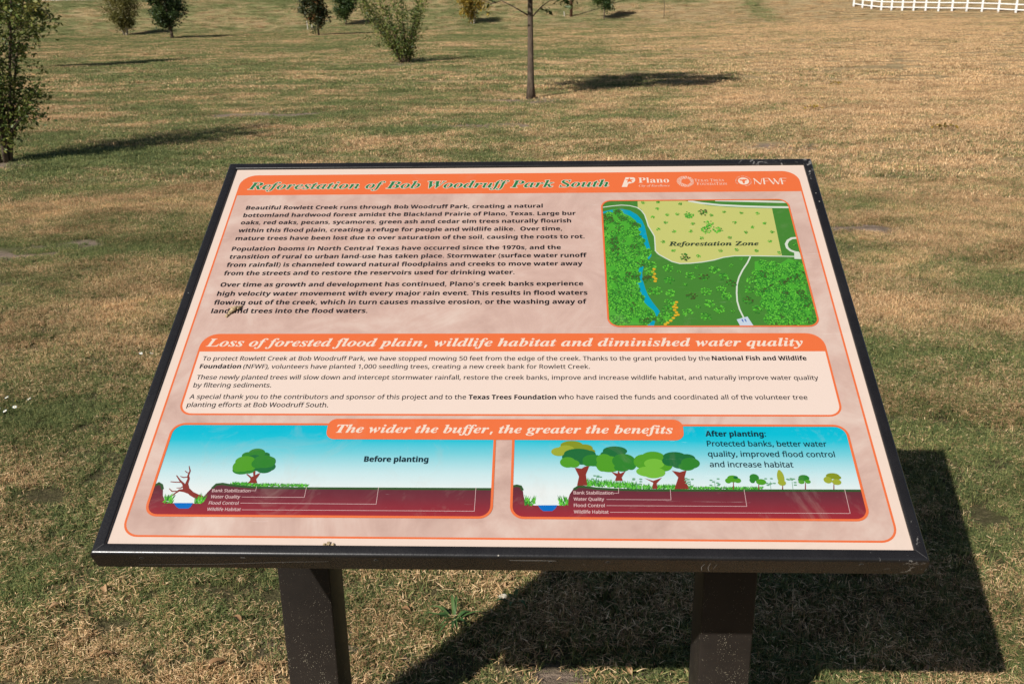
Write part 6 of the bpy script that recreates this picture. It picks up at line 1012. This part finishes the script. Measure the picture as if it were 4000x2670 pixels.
# the young tree whose trunk crosses the top of the picture: two thin low limbs with a few leaves, crown above
def low_limbs(tw, lp, tone, rs):
    a = [Vector(p) for p in [(0, 0, 1.46), (-.28, -.03, 1.62), (-.52, -.05, 1.74), (-.70, -.05, 1.69), (-.84, -.06, 1.74), (-.98, -.1, 1.92)]]; tw.tube(a, [.016, .012, .010, .009, .007, .005], 6)
    b = [Vector(p) for p in [(.02, 0, 1.44), (.20, .02, 1.62), (.34, .02, 1.72), (.46, .03, 1.74), (.58, .03, 1.82)]]; tw.tube(b, [.014, .010, .007, .006, .004], 6)
    tw.tube([Vector(p) for p in [(.18, .02, 1.60), (.26, .03, 1.62), (.31, .03, 1.58)]], [.006, .004, .003], 5)
    tw.tube([Vector(p) for p in [(.22, .02, 1.64), (.26, .0, 1.76), (.33, .0, 1.86)]], [.005, .004, .002], 5)
    for c, n, s_ in [((-.93, -.1, 1.85), 26, .07), ((-.70, -.06, 1.75), 12, .04), ((.33, .03, 1.57), 9, .035), ((.62, .03, 1.79), 60, .08), ((.80, .05, 1.86), 30, .07)]:
        lp.append(np.array(c) + rs.normal(0, s_, (n, 3))); tone.append(np.full(n, .5))
tree('young_tree', (-.28, 16.36), 'young tree with a straight brown trunk rising behind the middle of the board', H=5.0, trunk_h=2.1, r0=.064, crown=(0, 0, 3.55, 1.80, 1.6, 1.30), nb=44, leaf='green', lsize=.10, nleaf=17000, seed=3, flare=.35, extra=low_limbs, spread=.10)
# drooping yellow leaves on its left limb
rs_ = np.random.default_rng(8); yt = [o for o in sc.objects if o.name == 'young_tree'][0]
leaves_mesh(np.concatenate([np.array((-.86, -.12, 1.60)) + rs_.normal(0, .03, (9, 3)), np.array((-.92, -.12, 1.90)) + rs_.normal(0, .09, (26, 3)), np.array((-.76, -.12, 1.55)) + rs_.normal(0, .03, (6, 3)), np.array((-.62, -.1, 1.90)) + rs_.normal(0, .05, (8, 3))]), .085, 'yellow_leaves', LEAF['yellow'], yt, rs_, aspect=.35)

tree('shrub_tree', (-6.43, 9.25), 'tall leafy multi-stemmed tree cut by the left edge of the picture', H=3.4, trunk_h=.12, r0=.024, crown=(-.02, 0, 1.75, .92, .9, 1.6), nb=44, sub=4, leaf='myrtle', lsize=.052, nleaf=6500, stems=11, along=420, seed=5, spread=.055,
     extra=lambda tw, lp, tn, rs: [(tw.tube([Vector((.08, 0, .25)), Vector((.32, -.05, .50)), Vector((.50, -.08, .70)), Vector((.68, -.1, .92))], [.012, .008, .006, .003], 5), lp.append(np.array((.48, -.07, .69)) + rs.uniform(-1, 1, (120, 1)) * np.array((.19, -.02, .23)) + rs.normal(0, .022, (120, 3))), tn.append(np.full(120, .4))),
                                    (tw.tube([Vector((.1, 0, .4)), Vector((.36, 0, .52)), Vector((.52, 0, .62))], [.010, .006, .003], 5), lp.append(np.array((.40, 0, .56)) + rs.normal(0, .06, (70, 3))), tn.append(np.full(70, .4)))])
tree('park_tree', (-15.9, 26.6), 'green tree behind the leafy shrub tree at the left edge', H=4.6, trunk_h=1.0, r0=.055, crown=(.25, 0, 2.7, 1.25, 1.1, 1.5), nb=36, leaf='myrtle', lsize=.11, nleaf=11000, seed=12, spread=.10)
tree('vase_shrub', (-4.28, 27.43), 'vase-shaped shrub with many upright stems left of the young tree', 'shrub', H=2.6, trunk_h=.15, r0=.016, crown=(-.42, 0, 1.45, 1.60, 1.1, 1.15), nb=10, sub=3, leaf='myrtle', lsize=.075, nleaf=500, stems=26, seed=22, spread=.06, along=200, bark=BARK_D)
tree('park_tree', (-21.26, 52.6), 'round dark green tree with a short dark trunk on the far lawn', H=3.9, trunk_h=.75, r0=.085, crown=(-.25, 0, 2.15, 1.12, 1.1, 1.45), nb=40, leaf='dark', bark=BARK_D, lsize=.15, nleaf=10000, seed=31, lean=(-.25, 0), spread=.13)
tree('park_tree', (-27.0, 59.6), 'yellowish round tree on pale stems at the foot of the bank', H=3.3, trunk_h=.45, r0=.045, crown=(-.1, 0, 1.75, 1.15, 1.1, 1.25), nb=60, sub=4, leaf='straw', bark=BARK_P, lsize=.11, nleaf=11000, stems=5, seed=41, spread=.12)
tree('park_tree', (-13.3, 54.3), 'narrow dark tree with rust tinged leaves on the far lawn', H=3.8, trunk_h=.40, r0=.055, crown=(-.12, 0, 2.0, .86, .85, 1.55), nb=50, leaf='red', bark=BARK, lsize=.15, nleaf=10000, stems=1, seed=52, spread=.11)
tree('park_tree', (-13.5, 63.1), 'small fresh green tree just right of the narrow dark tree', H=3.0, trunk_h=.55, r0=.05, crown=(0, 0, 1.55, .78, .75, 1.0), nb=30, leaf='green', lsize=.14, nleaf=5200, seed=61, spread=.12)
tree('park_tree', (-5.0, 62.8), 'small tree with yellow autumn leaves at the foot of the bank', H=3.0, trunk_h=.35, r0=.035, crown=(-.05, 0, 1.35, .95, .8, 1.0), nb=40, leaf='yellow', bark=BARK_P, lsize=.13, nleaf=4200, stems=4, seed=71, spread=.12)
tree('park_tree', (3.72, 63.7), 'small green tree to the right of the brown utility pole', H=3.2, trunk_h=.60, r0=.04, crown=(.05, 0, 1.85, .75, .7, 1.1), nb=30, leaf='green', lsize=.14, nleaf=5500, seed=82, spread=.12)
tree('sapling', (7.7, 63.9), 'thin bare sapling near the foot of the bank', H=2.2, trunk_h=.5, r0=.022, crown=(.05, 0, 1.5, .35, .35, .8), nb=14, leaf='straw', bark=BARK, lsize=.07, nleaf=60, seed=93, spread=.08)

# far dark wood beyond the crest
rs_ = np.random.default_rng(77); n_ = 26000
px = rs_.uniform(-75, -6, n_); hmax = 5 + 3.0 * np.sin(px * .35) + 2.0 * np.sin(px * .93 + 2); pz = rs_.random(n_) ** .8 * hmax
py = 100 + rs_.normal(0, 2.2, n_); pp = np.stack([px, py, height(px, py) + pz], 1)
wood = leaves_mesh(pp, .75, 'far_wood', LEAF['dark'], None, rs_, aspect=.8); tag(wood, 'dark line of trees beyond the crest of the bank', kind='stuff')

# utility pole
M_POLE = mat_bark('weathered brown timber', (.07, .035, .024), (.15, .078, .052), 10)
px_, py_ = 1.55, 64.8; pole = empty('utility_pole', (px_, py_, gz(px_, py_)), 'reddish brown wooden utility pole standing on the far bank', 'utility pole')
m_ = MB(); m_.tube([(0, 0, -.5), (0, 0, 4), (0, 0, 9.5)], [.10, .085, .07], 12); m_.build('pole_shaft', M_POLE, pole, smooth=True)
m_ = MB(); m_.box(-1.1, 1.1, -.06, .06, 8.6, 8.75); m_.build('cross_arm', M_POLE, pole)
# slim pale stakes
M_STK = NT('weathered pale stake'); M_STK.bsdf((.42, .38, .31), .85, .2)
for (sx, sy, h_, lb) in [(-15.65, 61.3, .55, 'pale stake leaning behind the narrow dark tree, the left of two'), (-15.35, 61.3, .33, 'short pale stake beside the taller one behind the narrow dark tree'), (1.1, 64.9, .30, 'pale marker stake left of the utility pole')]:
    m_ = MB(); m_.tube([(0, 0, -.1), (-.02, 0, h_ * .6), (-.05, 0, h_)], [.035, .033, .03], 8); o = m_.build('stake', M_STK.m); o.location = (sx, sy, gz(sx, sy)); tag(o, lb, 'stake')

# white rail fence
M_WHT = NT('white painted rail'); gw = M_WHT.n('NewGeometry').outputs['Position']
M_WHT.bsdf(M_WHT.ramp(M_WHT.noise(gw, 4, 3), [(.3, (.70, .70, .68)), (.7, (.80, .80, .78))]), .5, .4)
FP = [(20.66, 65.73), (21.08, 65.18), (21.55, 64.75), (22.06, 64.34), (22.67, 64.17), (23.31, 63.98), (23.99, 63.83), (24.68, 63.6), (25.41, 63.34), (26.21, 63.16), (27.04, 62.91), (27.88, 62.59), (28.75, 62.21), (29.59, 61.64)]
dx_, dy_ = FP[-1][0] - FP[-2][0], FP[-1][1] - FP[-2][1]
for k in range(5): FP.append((FP[-1][0] + dx_ * 1.05, FP[-1][1] + dy_))
fence = empty('rail_fence', (FP[0][0], FP[0][1], gz(*FP[0])), 'white post and rail fence curving along the far right of the lawn', 'fence')
fz = gz(*FP[0]); proto = None
for (x_, y_) in FP:
    if proto is None:
        m_ = MB(); m_.box(-.05, .05, -.05, .05, -.3, 1.32); m_.tube([(0, 0, 1.32), (0, 0, 1.36)], [.075, .02], 4); proto = m_.build('fence_post', M_WHT.m, fence); o = proto
    else:
        o = proto.copy(); C.objects.link(o); o.parent = fence
    o.location = (x_ - FP[0][0], y_ - FP[0][1], gz(x_, y_) - fz)
for (x0, y0), (x1, y1) in zip(FP, FP[1:]):
    for hz in (.20, .52, .84, 1.16):
        m_ = MB(); a = Vector((x0 - FP[0][0], y0 - FP[0][1] - .053, gz(x0, y0) - fz + hz)); b = Vector((x1 - FP[0][0], y1 - FP[0][1] - .053, gz(x1, y1) - fz + hz)); d = (b - a); nn = Vector((-d.y, d.x, 0)).normalized() * .015
        v = [p + s1 * nn + Vector((0, 0, s2)) for p in (a, b) for s1, s2 in ((-1, -.03), (1, -.03), (1, .03), (-1, .03))]
        m_.add(v, [(0, 1, 2, 3), (4, 7, 6, 5), (0, 4, 5, 1), (1, 5, 6, 2), (2, 6, 7, 3), (3, 7, 4, 0)]); m_.build('rail', M_WHT.m, fence)

# ------------------------------------------------------------------ grass: patches of real blades scattered over the lawn
src = bpy.data.collections.new('grass_patches'); srcm = bpy.data.collections.new('mid_grass_patches'); srcf = bpy.data.collections.new('far_grass_patches')
def patch(idx, size, nblades, bw, bl, mat, coll, flat_share=.35, lo=.45):
    rs = np.random.default_rng(100 + idx); n = nblades
    # tufts give the sward its clumps
    nt_ = max(6, n // 14); tc = rs.uniform(-size / 2, size / 2, (nt_, 2)); ti = rs.integers(0, nt_, n)
    base = tc[ti] + rs.normal(0, size * .035, (n, 2)); tt = rs.random(nt_)[ti]
    az = rs.uniform(0, 2 * np.pi, n); flat = rs.random(n) < flat_share
    lean = np.where(flat, rs.uniform(1.15, 1.5, n), np.abs(rs.normal(.35, .33, n))); L = bl * rs.uniform(lo, 1.25, n) * np.where(flat, rs.uniform(.35, 1.0, n), 1.0)
    W = bw * rs.uniform(.6, 1.3, n); d = np.stack([np.cos(az), np.sin(az)], 1); s = np.stack([-np.sin(az), np.cos(az)], 1)
    yaw = rs.uniform(0, np.pi, n); s = np.stack([np.cos(yaw), np.sin(yaw)], 1)
    s = np.where(flat[:, None], np.stack([-d[:, 1], d[:, 0]], 1), s)
    z0 = np.where(flat, bl * rs.uniform(.02, .80, n) ** 1.0, -.002)
    def at(t, bend): 
        l2 = lean * (1 + bend * t); r = L * t
        return np.concatenate([base + d * (r * np.sin(np.minimum(l2, 1.6)))[:, None], (z0 + r * np.cos(np.minimum(l2, 1.52)))[:, None]], 1)
    p0, p1, p2 = at(0, 0), at(.5, .3), at(1, .9); s3 = np.concatenate([s, np.zeros((n, 1))], 1) * W[:, None]
    V = np.stack([p0 - s3 * .5, p0 + s3 * .5, p1 - s3 * .42, p1 + s3 * .42, p2], 1).reshape(-1, 3); k = np.arange(n) * 5
    F = np.concatenate([np.stack([k, k + 1, k + 3], 1), np.stack([k, k + 3, k + 2], 1), np.stack([k + 2, k + 3, k + 4], 1)])
    tone = np.clip(tt * .55 + rs.random(n) * .45, 0, 1); tone = np.where(flat, tone * .55, .12 + tone * .88)
    me = bpy.data.meshes.new('grass_patch'); np_mesh(me, V, F); a = me.attributes.new('tone', 'FLOAT', 'POINT'); a.data.foreach_set('value', np.repeat(tone, 5).astype(np.float32)); me.materials.append(mat)
    o = bpy.data.objects.new('grass_patch', me); coll.objects.link(o); return o
MBN = mat_blade('near'); MBF = mat_blade('far')
for i in range(8): patch(i, .24, 2100, .0019, .030, MBN, src, .30)
for i in range(6): patch(40 + i, .5, 1300, .0050, .034, MBF, srcm, .35)
for i in range(6): patch(20 + i, 1.0, 1800, .0095, .042, MBF, srcf, .35)

def scatter(name, pts, scl, coll, lsh, label):
    rs = np.random.default_rng(5); n = len(pts); me = bpy.data.meshes.new(name); me.vertices.add(n); me.vertices.foreach_set('co', np.asarray(pts, dtype=np.float32).ravel())
    for k, v in (('rz', rs.uniform(0, 6.283, n)), ('sc', scl), ('inst_lush', lsh)):
        a = me.attributes.new(k, 'FLOAT', 'POINT'); a.data.foreach_set('value', np.asarray(v, dtype=np.float32))
    me.update(); o = bpy.data.objects.new(name, me); C.objects.link(o); tag(o, label, kind='stuff')
    g = bpy.data.node_groups.new(name, 'GeometryNodeTree'); g.interface.new_socket('Geometry', in_out='INPUT', socket_type='NodeSocketGeometry'); g.interface.new_socket('Geometry', in_out='OUTPUT', socket_type='NodeSocketGeometry')
    N = g.nodes; gi = N.new('NodeGroupInput'); go = N.new('NodeGroupOutput'); m2p = N.new('GeometryNodeMeshToPoints'); iop = N.new('GeometryNodeInstanceOnPoints'); ci = N.new('GeometryNodeCollectionInfo')
    ci.inputs['Collection'].default_value = coll; ci.inputs['Separate Children'].default_value = True; ci.inputs['Reset Children'].default_value = True
    def na(nm):
        x = N.new('GeometryNodeInputNamedAttribute'); x.data_type = 'FLOAT'; x.inputs['Name'].default_value = nm; return x.outputs[0]
    cx = N.new('ShaderNodeCombineXYZ'); L = g.links; L.new(na('rz'), cx.inputs[2]); cs = N.new('ShaderNodeCombineXYZ'); s_ = na('sc')
    for k in range(3): L.new(s_, cs.inputs[k])
    L.new(gi.outputs[0], m2p.inputs[0]); L.new(m2p.outputs[0], iop.inputs['Points']); L.new(ci.outputs[0], iop.inputs['Instance']); iop.inputs['Pick Instance'].default_value = True
    L.new(cx.outputs[0], iop.inputs['Rotation']); L.new(cs.outputs[0], iop.inputs['Scale']); L.new(iop.outputs[0], go.inputs[0])
    md = o.modifiers.new('scatter', 'NODES'); md.node_group = g; return o
def pts_area(y0, y1, step, xl, xr, seed, keep_bare=.15):
    rs = np.random.default_rng(seed); out = []
    for y_ in np.arange(y0, y1, step):
        xs_ = np.arange(xl(y_), xr(y_), step); out.append(np.stack([xs_ + rs.uniform(-.5, .5, len(xs_)) * step, np.full(len(xs_), y_) + rs.uniform(-.5, .5, len(xs_)) * step], 1))
    P = np.concatenate(out); b = bare(P[:, 0], P[:, 1]); P = P[rs.random(len(P)) > b * (1 - keep_bare)]
    return np.concatenate([P, height(P[:, 0], P[:, 1])[:, None]], 1)
def lushness(P): return dry(P[:, 0], P[:, 1]) * .52 - lush(P[:, 0], P[:, 1]) * .75
P = pts_area(-.7, 7.6, .145, lambda y_: -3.0 - .66 * max(0, y_), lambda y_: 3.0 + .64 * max(0, y_), 1)
sc_n = np.random.default_rng(3).uniform(.75, 1.25, len(P)) * (1 + .15 * np.sin(P[:, 0] * 2.1 + P[:, 1] * 1.3))
scatter('lawn_grass', P, sc_n, src, lushness(P), 'short mown grass, part green and part straw, around the sign')
P = pts_area(7.0, 19.0, .31, lambda y_: -3.2 - .68 * y_, lambda y_: 3.2 + .65 * y_, 6)
scatter('mid_lawn_grass', P, np.random.default_rng(14).uniform(.7, 1.25, len(P)), srcm, lushness(P), 'short grass on the lawn just behind the sign')
P = pts_area(18.5, 77.0, .74, lambda y_: -3 - .66 * y_, lambda y_: 3 + .62 * y_, 2)
scatter('far_lawn_grass', P, np.random.default_rng(4).uniform(.7, 1.2, len(P)), srcf, lushness(P), 'short grass on the middle and far lawn')

# ------------------------------------------------------------------ small things in the grass
M_FL = mat_leaf('fallen brown leaves', [(.20, .11, .05), (.34, .19, .09), (.46, .30, .16)], .15)
def curled_leaf(L_, W_, seed):
    rr = random.Random(seed); v = []; n = 6; f = []
    for i in range(n + 1):
        t = i / n; wd = W_ * math.sin(math.pi * min(.97, t * .92 + .06)) ** .8 * rr.uniform(.85, 1.1); zc = .012 * math.sin(t * 3) * L_ / .05
        for k, s_ in enumerate((-1, -.5, 0, .5, 1)): v.append((t * L_ - L_ / 2, s_ * wd / 2, zc + .22 * wd * s_ * s_ + rr.uniform(-.0006, .0006)))
    for i in range(n):
        for k in range(4): f.append((5 * i + k, 5 * i + k + 1, 5 * i + 6 + k, 5 * i + 5 + k))
    return v, f
FLV = [(-.85, .78, .055, 'curled orange-brown fallen leaf left of the left post'), (-1.22, .66, .035, 'small brown fallen leaf left of the board in the near grass'), (-1.08, .36, .045, 'tan fallen leaf near the bottom left corner of the picture'),
       (-.78, .33, .05, 'orange-brown fallen leaf at the bottom edge below the left post'), (-1.32, .57, .036, 'leftmost tan fallen leaf in the near grass'), (-.79, .52, .042, 'dark brown fallen leaf halfway down beside the left post'),
       (-.33, .57, .036, 'orange fallen leaf left of the green weed'), (-.06, .70, .03, 'orange fallen leaf above the green weed'), (.27, .34, .034, 'orange fallen leaf in the sunlit strip left of the right post'), (1.01, .35, .03, 'orange fallen leaf below the corner shadow of the board')]
for i, (x_, y_, L_, lb) in enumerate(FLV):
    v, f = curled_leaf(L_, L_ * .5, i); o = mesh_obj('fallen_leaf', v, f, M_FL, smooth=True, attr={'tone': [((i * 37) % 10) / 10] * len(v)}); o.location = (x_, y_, gz(x_, y_) + .017); o.rotation_euler = (random.uniform(-.4, .1), random.uniform(-.3, .3), random.uniform(0, 6)); tag(o, lb, 'leaf', 'fallen leaves in the grass')
# fallen yellow sprigs on the middle lawn
for i, (x_, y_, lb) in enumerate([(5.32, 11.1, 'fallen sprig of yellow leaves on the dry lawn at the right'), (4.2, 13.5, 'far small yellow sprig lying on the dry lawn'), (5.9, 18.2, 'farthest yellow scrap lying on the dry lawn')]):
    rs_ = np.random.default_rng(200 + i); t_ = rs_.uniform(-.15, .15, 26); pp = np.stack([t_, rs_.normal(0, .03, 26), .05 + np.abs(rs_.normal(0, .02, 26))], 1)
    e = empty('leafy_sprig', (x_, y_, gz(x_, y_)), lb, 'sprig', 'yellow sprigs fallen on the lawn'); leaves_mesh(pp, .055, 'leaf_cluster', LEAF['yellow'], e, rs_); m_ = MB(); m_.tube([(-.17, 0, .04), (0, .01, .06), (.17, 0, .04)], [.004, .003, .002], 5); m_.build('twig', BARK, e)
# white clover-like flowers at the left
M_PET = NT('white petals'); M_PET.bsdf((.78, .78, .74), .6, .3); M_YC = NT('yellow flower centre'); M_YC.bsdf((.6, .42, .05), .7, .2); M_ST = NT('flower stalk'); M_ST.bsdf((.06, .12, .03), .6, .3)
def flower():
    e = empty('wild_flower', (0, 0, 0), 'tiny white wild flower in the grass near the left edge of the picture', 'flower', 'white wild flowers at the left edge')
    m_ = MB()
    for k in range(7):
        a = 2 * math.pi * k / 7; d = Vector((math.cos(a), math.sin(a), 0)); s_ = Vector((-d.y, d.x, 0)) * .0025; z_ = Vector((0, 0, .045)); m_.add([z_ + d * .0015 - s_ * .5, z_ + d * .006 - s_, z_ + d * .010 + Vector((0, 0, .0012)), z_ + d * .006 + s_, z_ + d * .0015 + s_ * .5], [(0, 1, 2, 3, 4)])
    m_.build('petals', M_PET.m, e); m_ = MB(); m_.tube([(0, 0, .0445), (0, 0, .047)], [.0025, .0015], 8); m_.build('flower_centre', M_YC.m, e)
    m_ = MB(); m_.tube([(0, 0, 0), (.001, 0, .02), (0, 0, .0445)], [.0008, .0007, .0006], 5); m_.build('stalk', M_ST.m, e); return e
f0 = flower(); first = True
for (x_, y_) in [(-2.28, 2.05), (-2.23, 1.99), (-2.24, 1.91), (-2.205, 1.905), (-2.21, 1.95), (-2.17, 2.03), (-2.27, 1.93), (-1.95, 2.62), (-1.90, 2.60)]:
    if first: e = f0; first = False
    else:
        e = f0.copy(); C.objects.link(e)
        for ch in [c for c in f0.children]:
            c2 = ch.copy(); C.objects.link(c2); c2.parent = e
    if x_ > -2.0: e['label'] = 'tiny white wild flower in the grass close to the left frame bar of the board'; e['group'] = 'white wild flowers beside the board'
    e.location = (x_, y_, gz(x_, y_)); e.rotation_euler = (-.35, random.uniform(-.3, .3), random.uniform(0, 6)); e.scale = (1.0,) * 3
# broad-bladed green weed between the posts, and a smaller one by the left corner
def weed(loc, n, L_, label, seed):
    rr = random.Random(seed); e = empty('broadleaf_weed', (loc[0], loc[1], gz(*loc)), label, 'weed')
    for k in range(n):
        a = 2 * math.pi * k / n + rr.uniform(-.3, .3); l = L_ * rr.uniform(.55, 1.1); wd = .0052 * rr.uniform(.7, 1.3); d = Vector((math.cos(a), math.sin(a), 0)); s_ = Vector((-d.y, d.x, 0)); v = []
        for i in range(6):
            t = i / 5; c = d * l * t + Vector((0, 0, .012 + l * .55 * math.sin(t * 2.4) * rr.uniform(.85, 1.0) * (.9 if k % 3 else .5))); w_ = wd * (1 - t ** 3) * (.5 + t if t < .4 else 1)
            v += [c - s_ * w_, c - Vector((0, 0, .0012)), c + s_ * w_]
        f = [(3 * i + q, 3 * i + q + 1, 3 * i + 4 + q, 3 * i + 3 + q) for i in range(5) for q in (0, 1)]
        mesh_obj('leaf', v, f, LEAF_W, e, smooth=True, attr={'tone': [rr.random()] * len(v)})
LEAF_W = mat_leaf('weed leaves', [(.035, .085, .025), (.06, .13, .035), (.12, .19, .06)], .25)
weed((-.19, .53), 18, .085, 'broad bladed green weed in the sun between the two posts', 2)
weed((-.03, .62), 6, .06, 'small green weed at the edge of the board shadow', 3)
# pale pebble
bm = bmesh.new(); bmesh.ops.create_icosphere(bm, subdivisions=3, radius=.013); rr = random.Random(2)
for v in bm.verts: v.co = Vector((v.co.x * 1.1, v.co.y * .9, v.co.z * .8)) * (1 + .08 * math.sin(v.co.x * 300) + .06 * math.sin(v.co.y * 420 + 1))
me = bpy.data.meshes.new('pebble'); bm.to_mesh(me); bm.free(); ms = NT('pale stone'); gp = ms.n('TexCoord').outputs['Object']; ms.bsdf(ms.ramp(ms.noise(gp, 90, 4, .7), [(.3, (.36, .32, .25)), (.7, (.58, .54, .45))]), .9, .2); me.materials.append(ms.m); me.shade_smooth()
o = bpy.data.objects.new('pebble', me); C.objects.link(o); o.location = (-.062, .645, .018); tag(o, 'pale pebble in the grass just above the green weed', 'pebble')
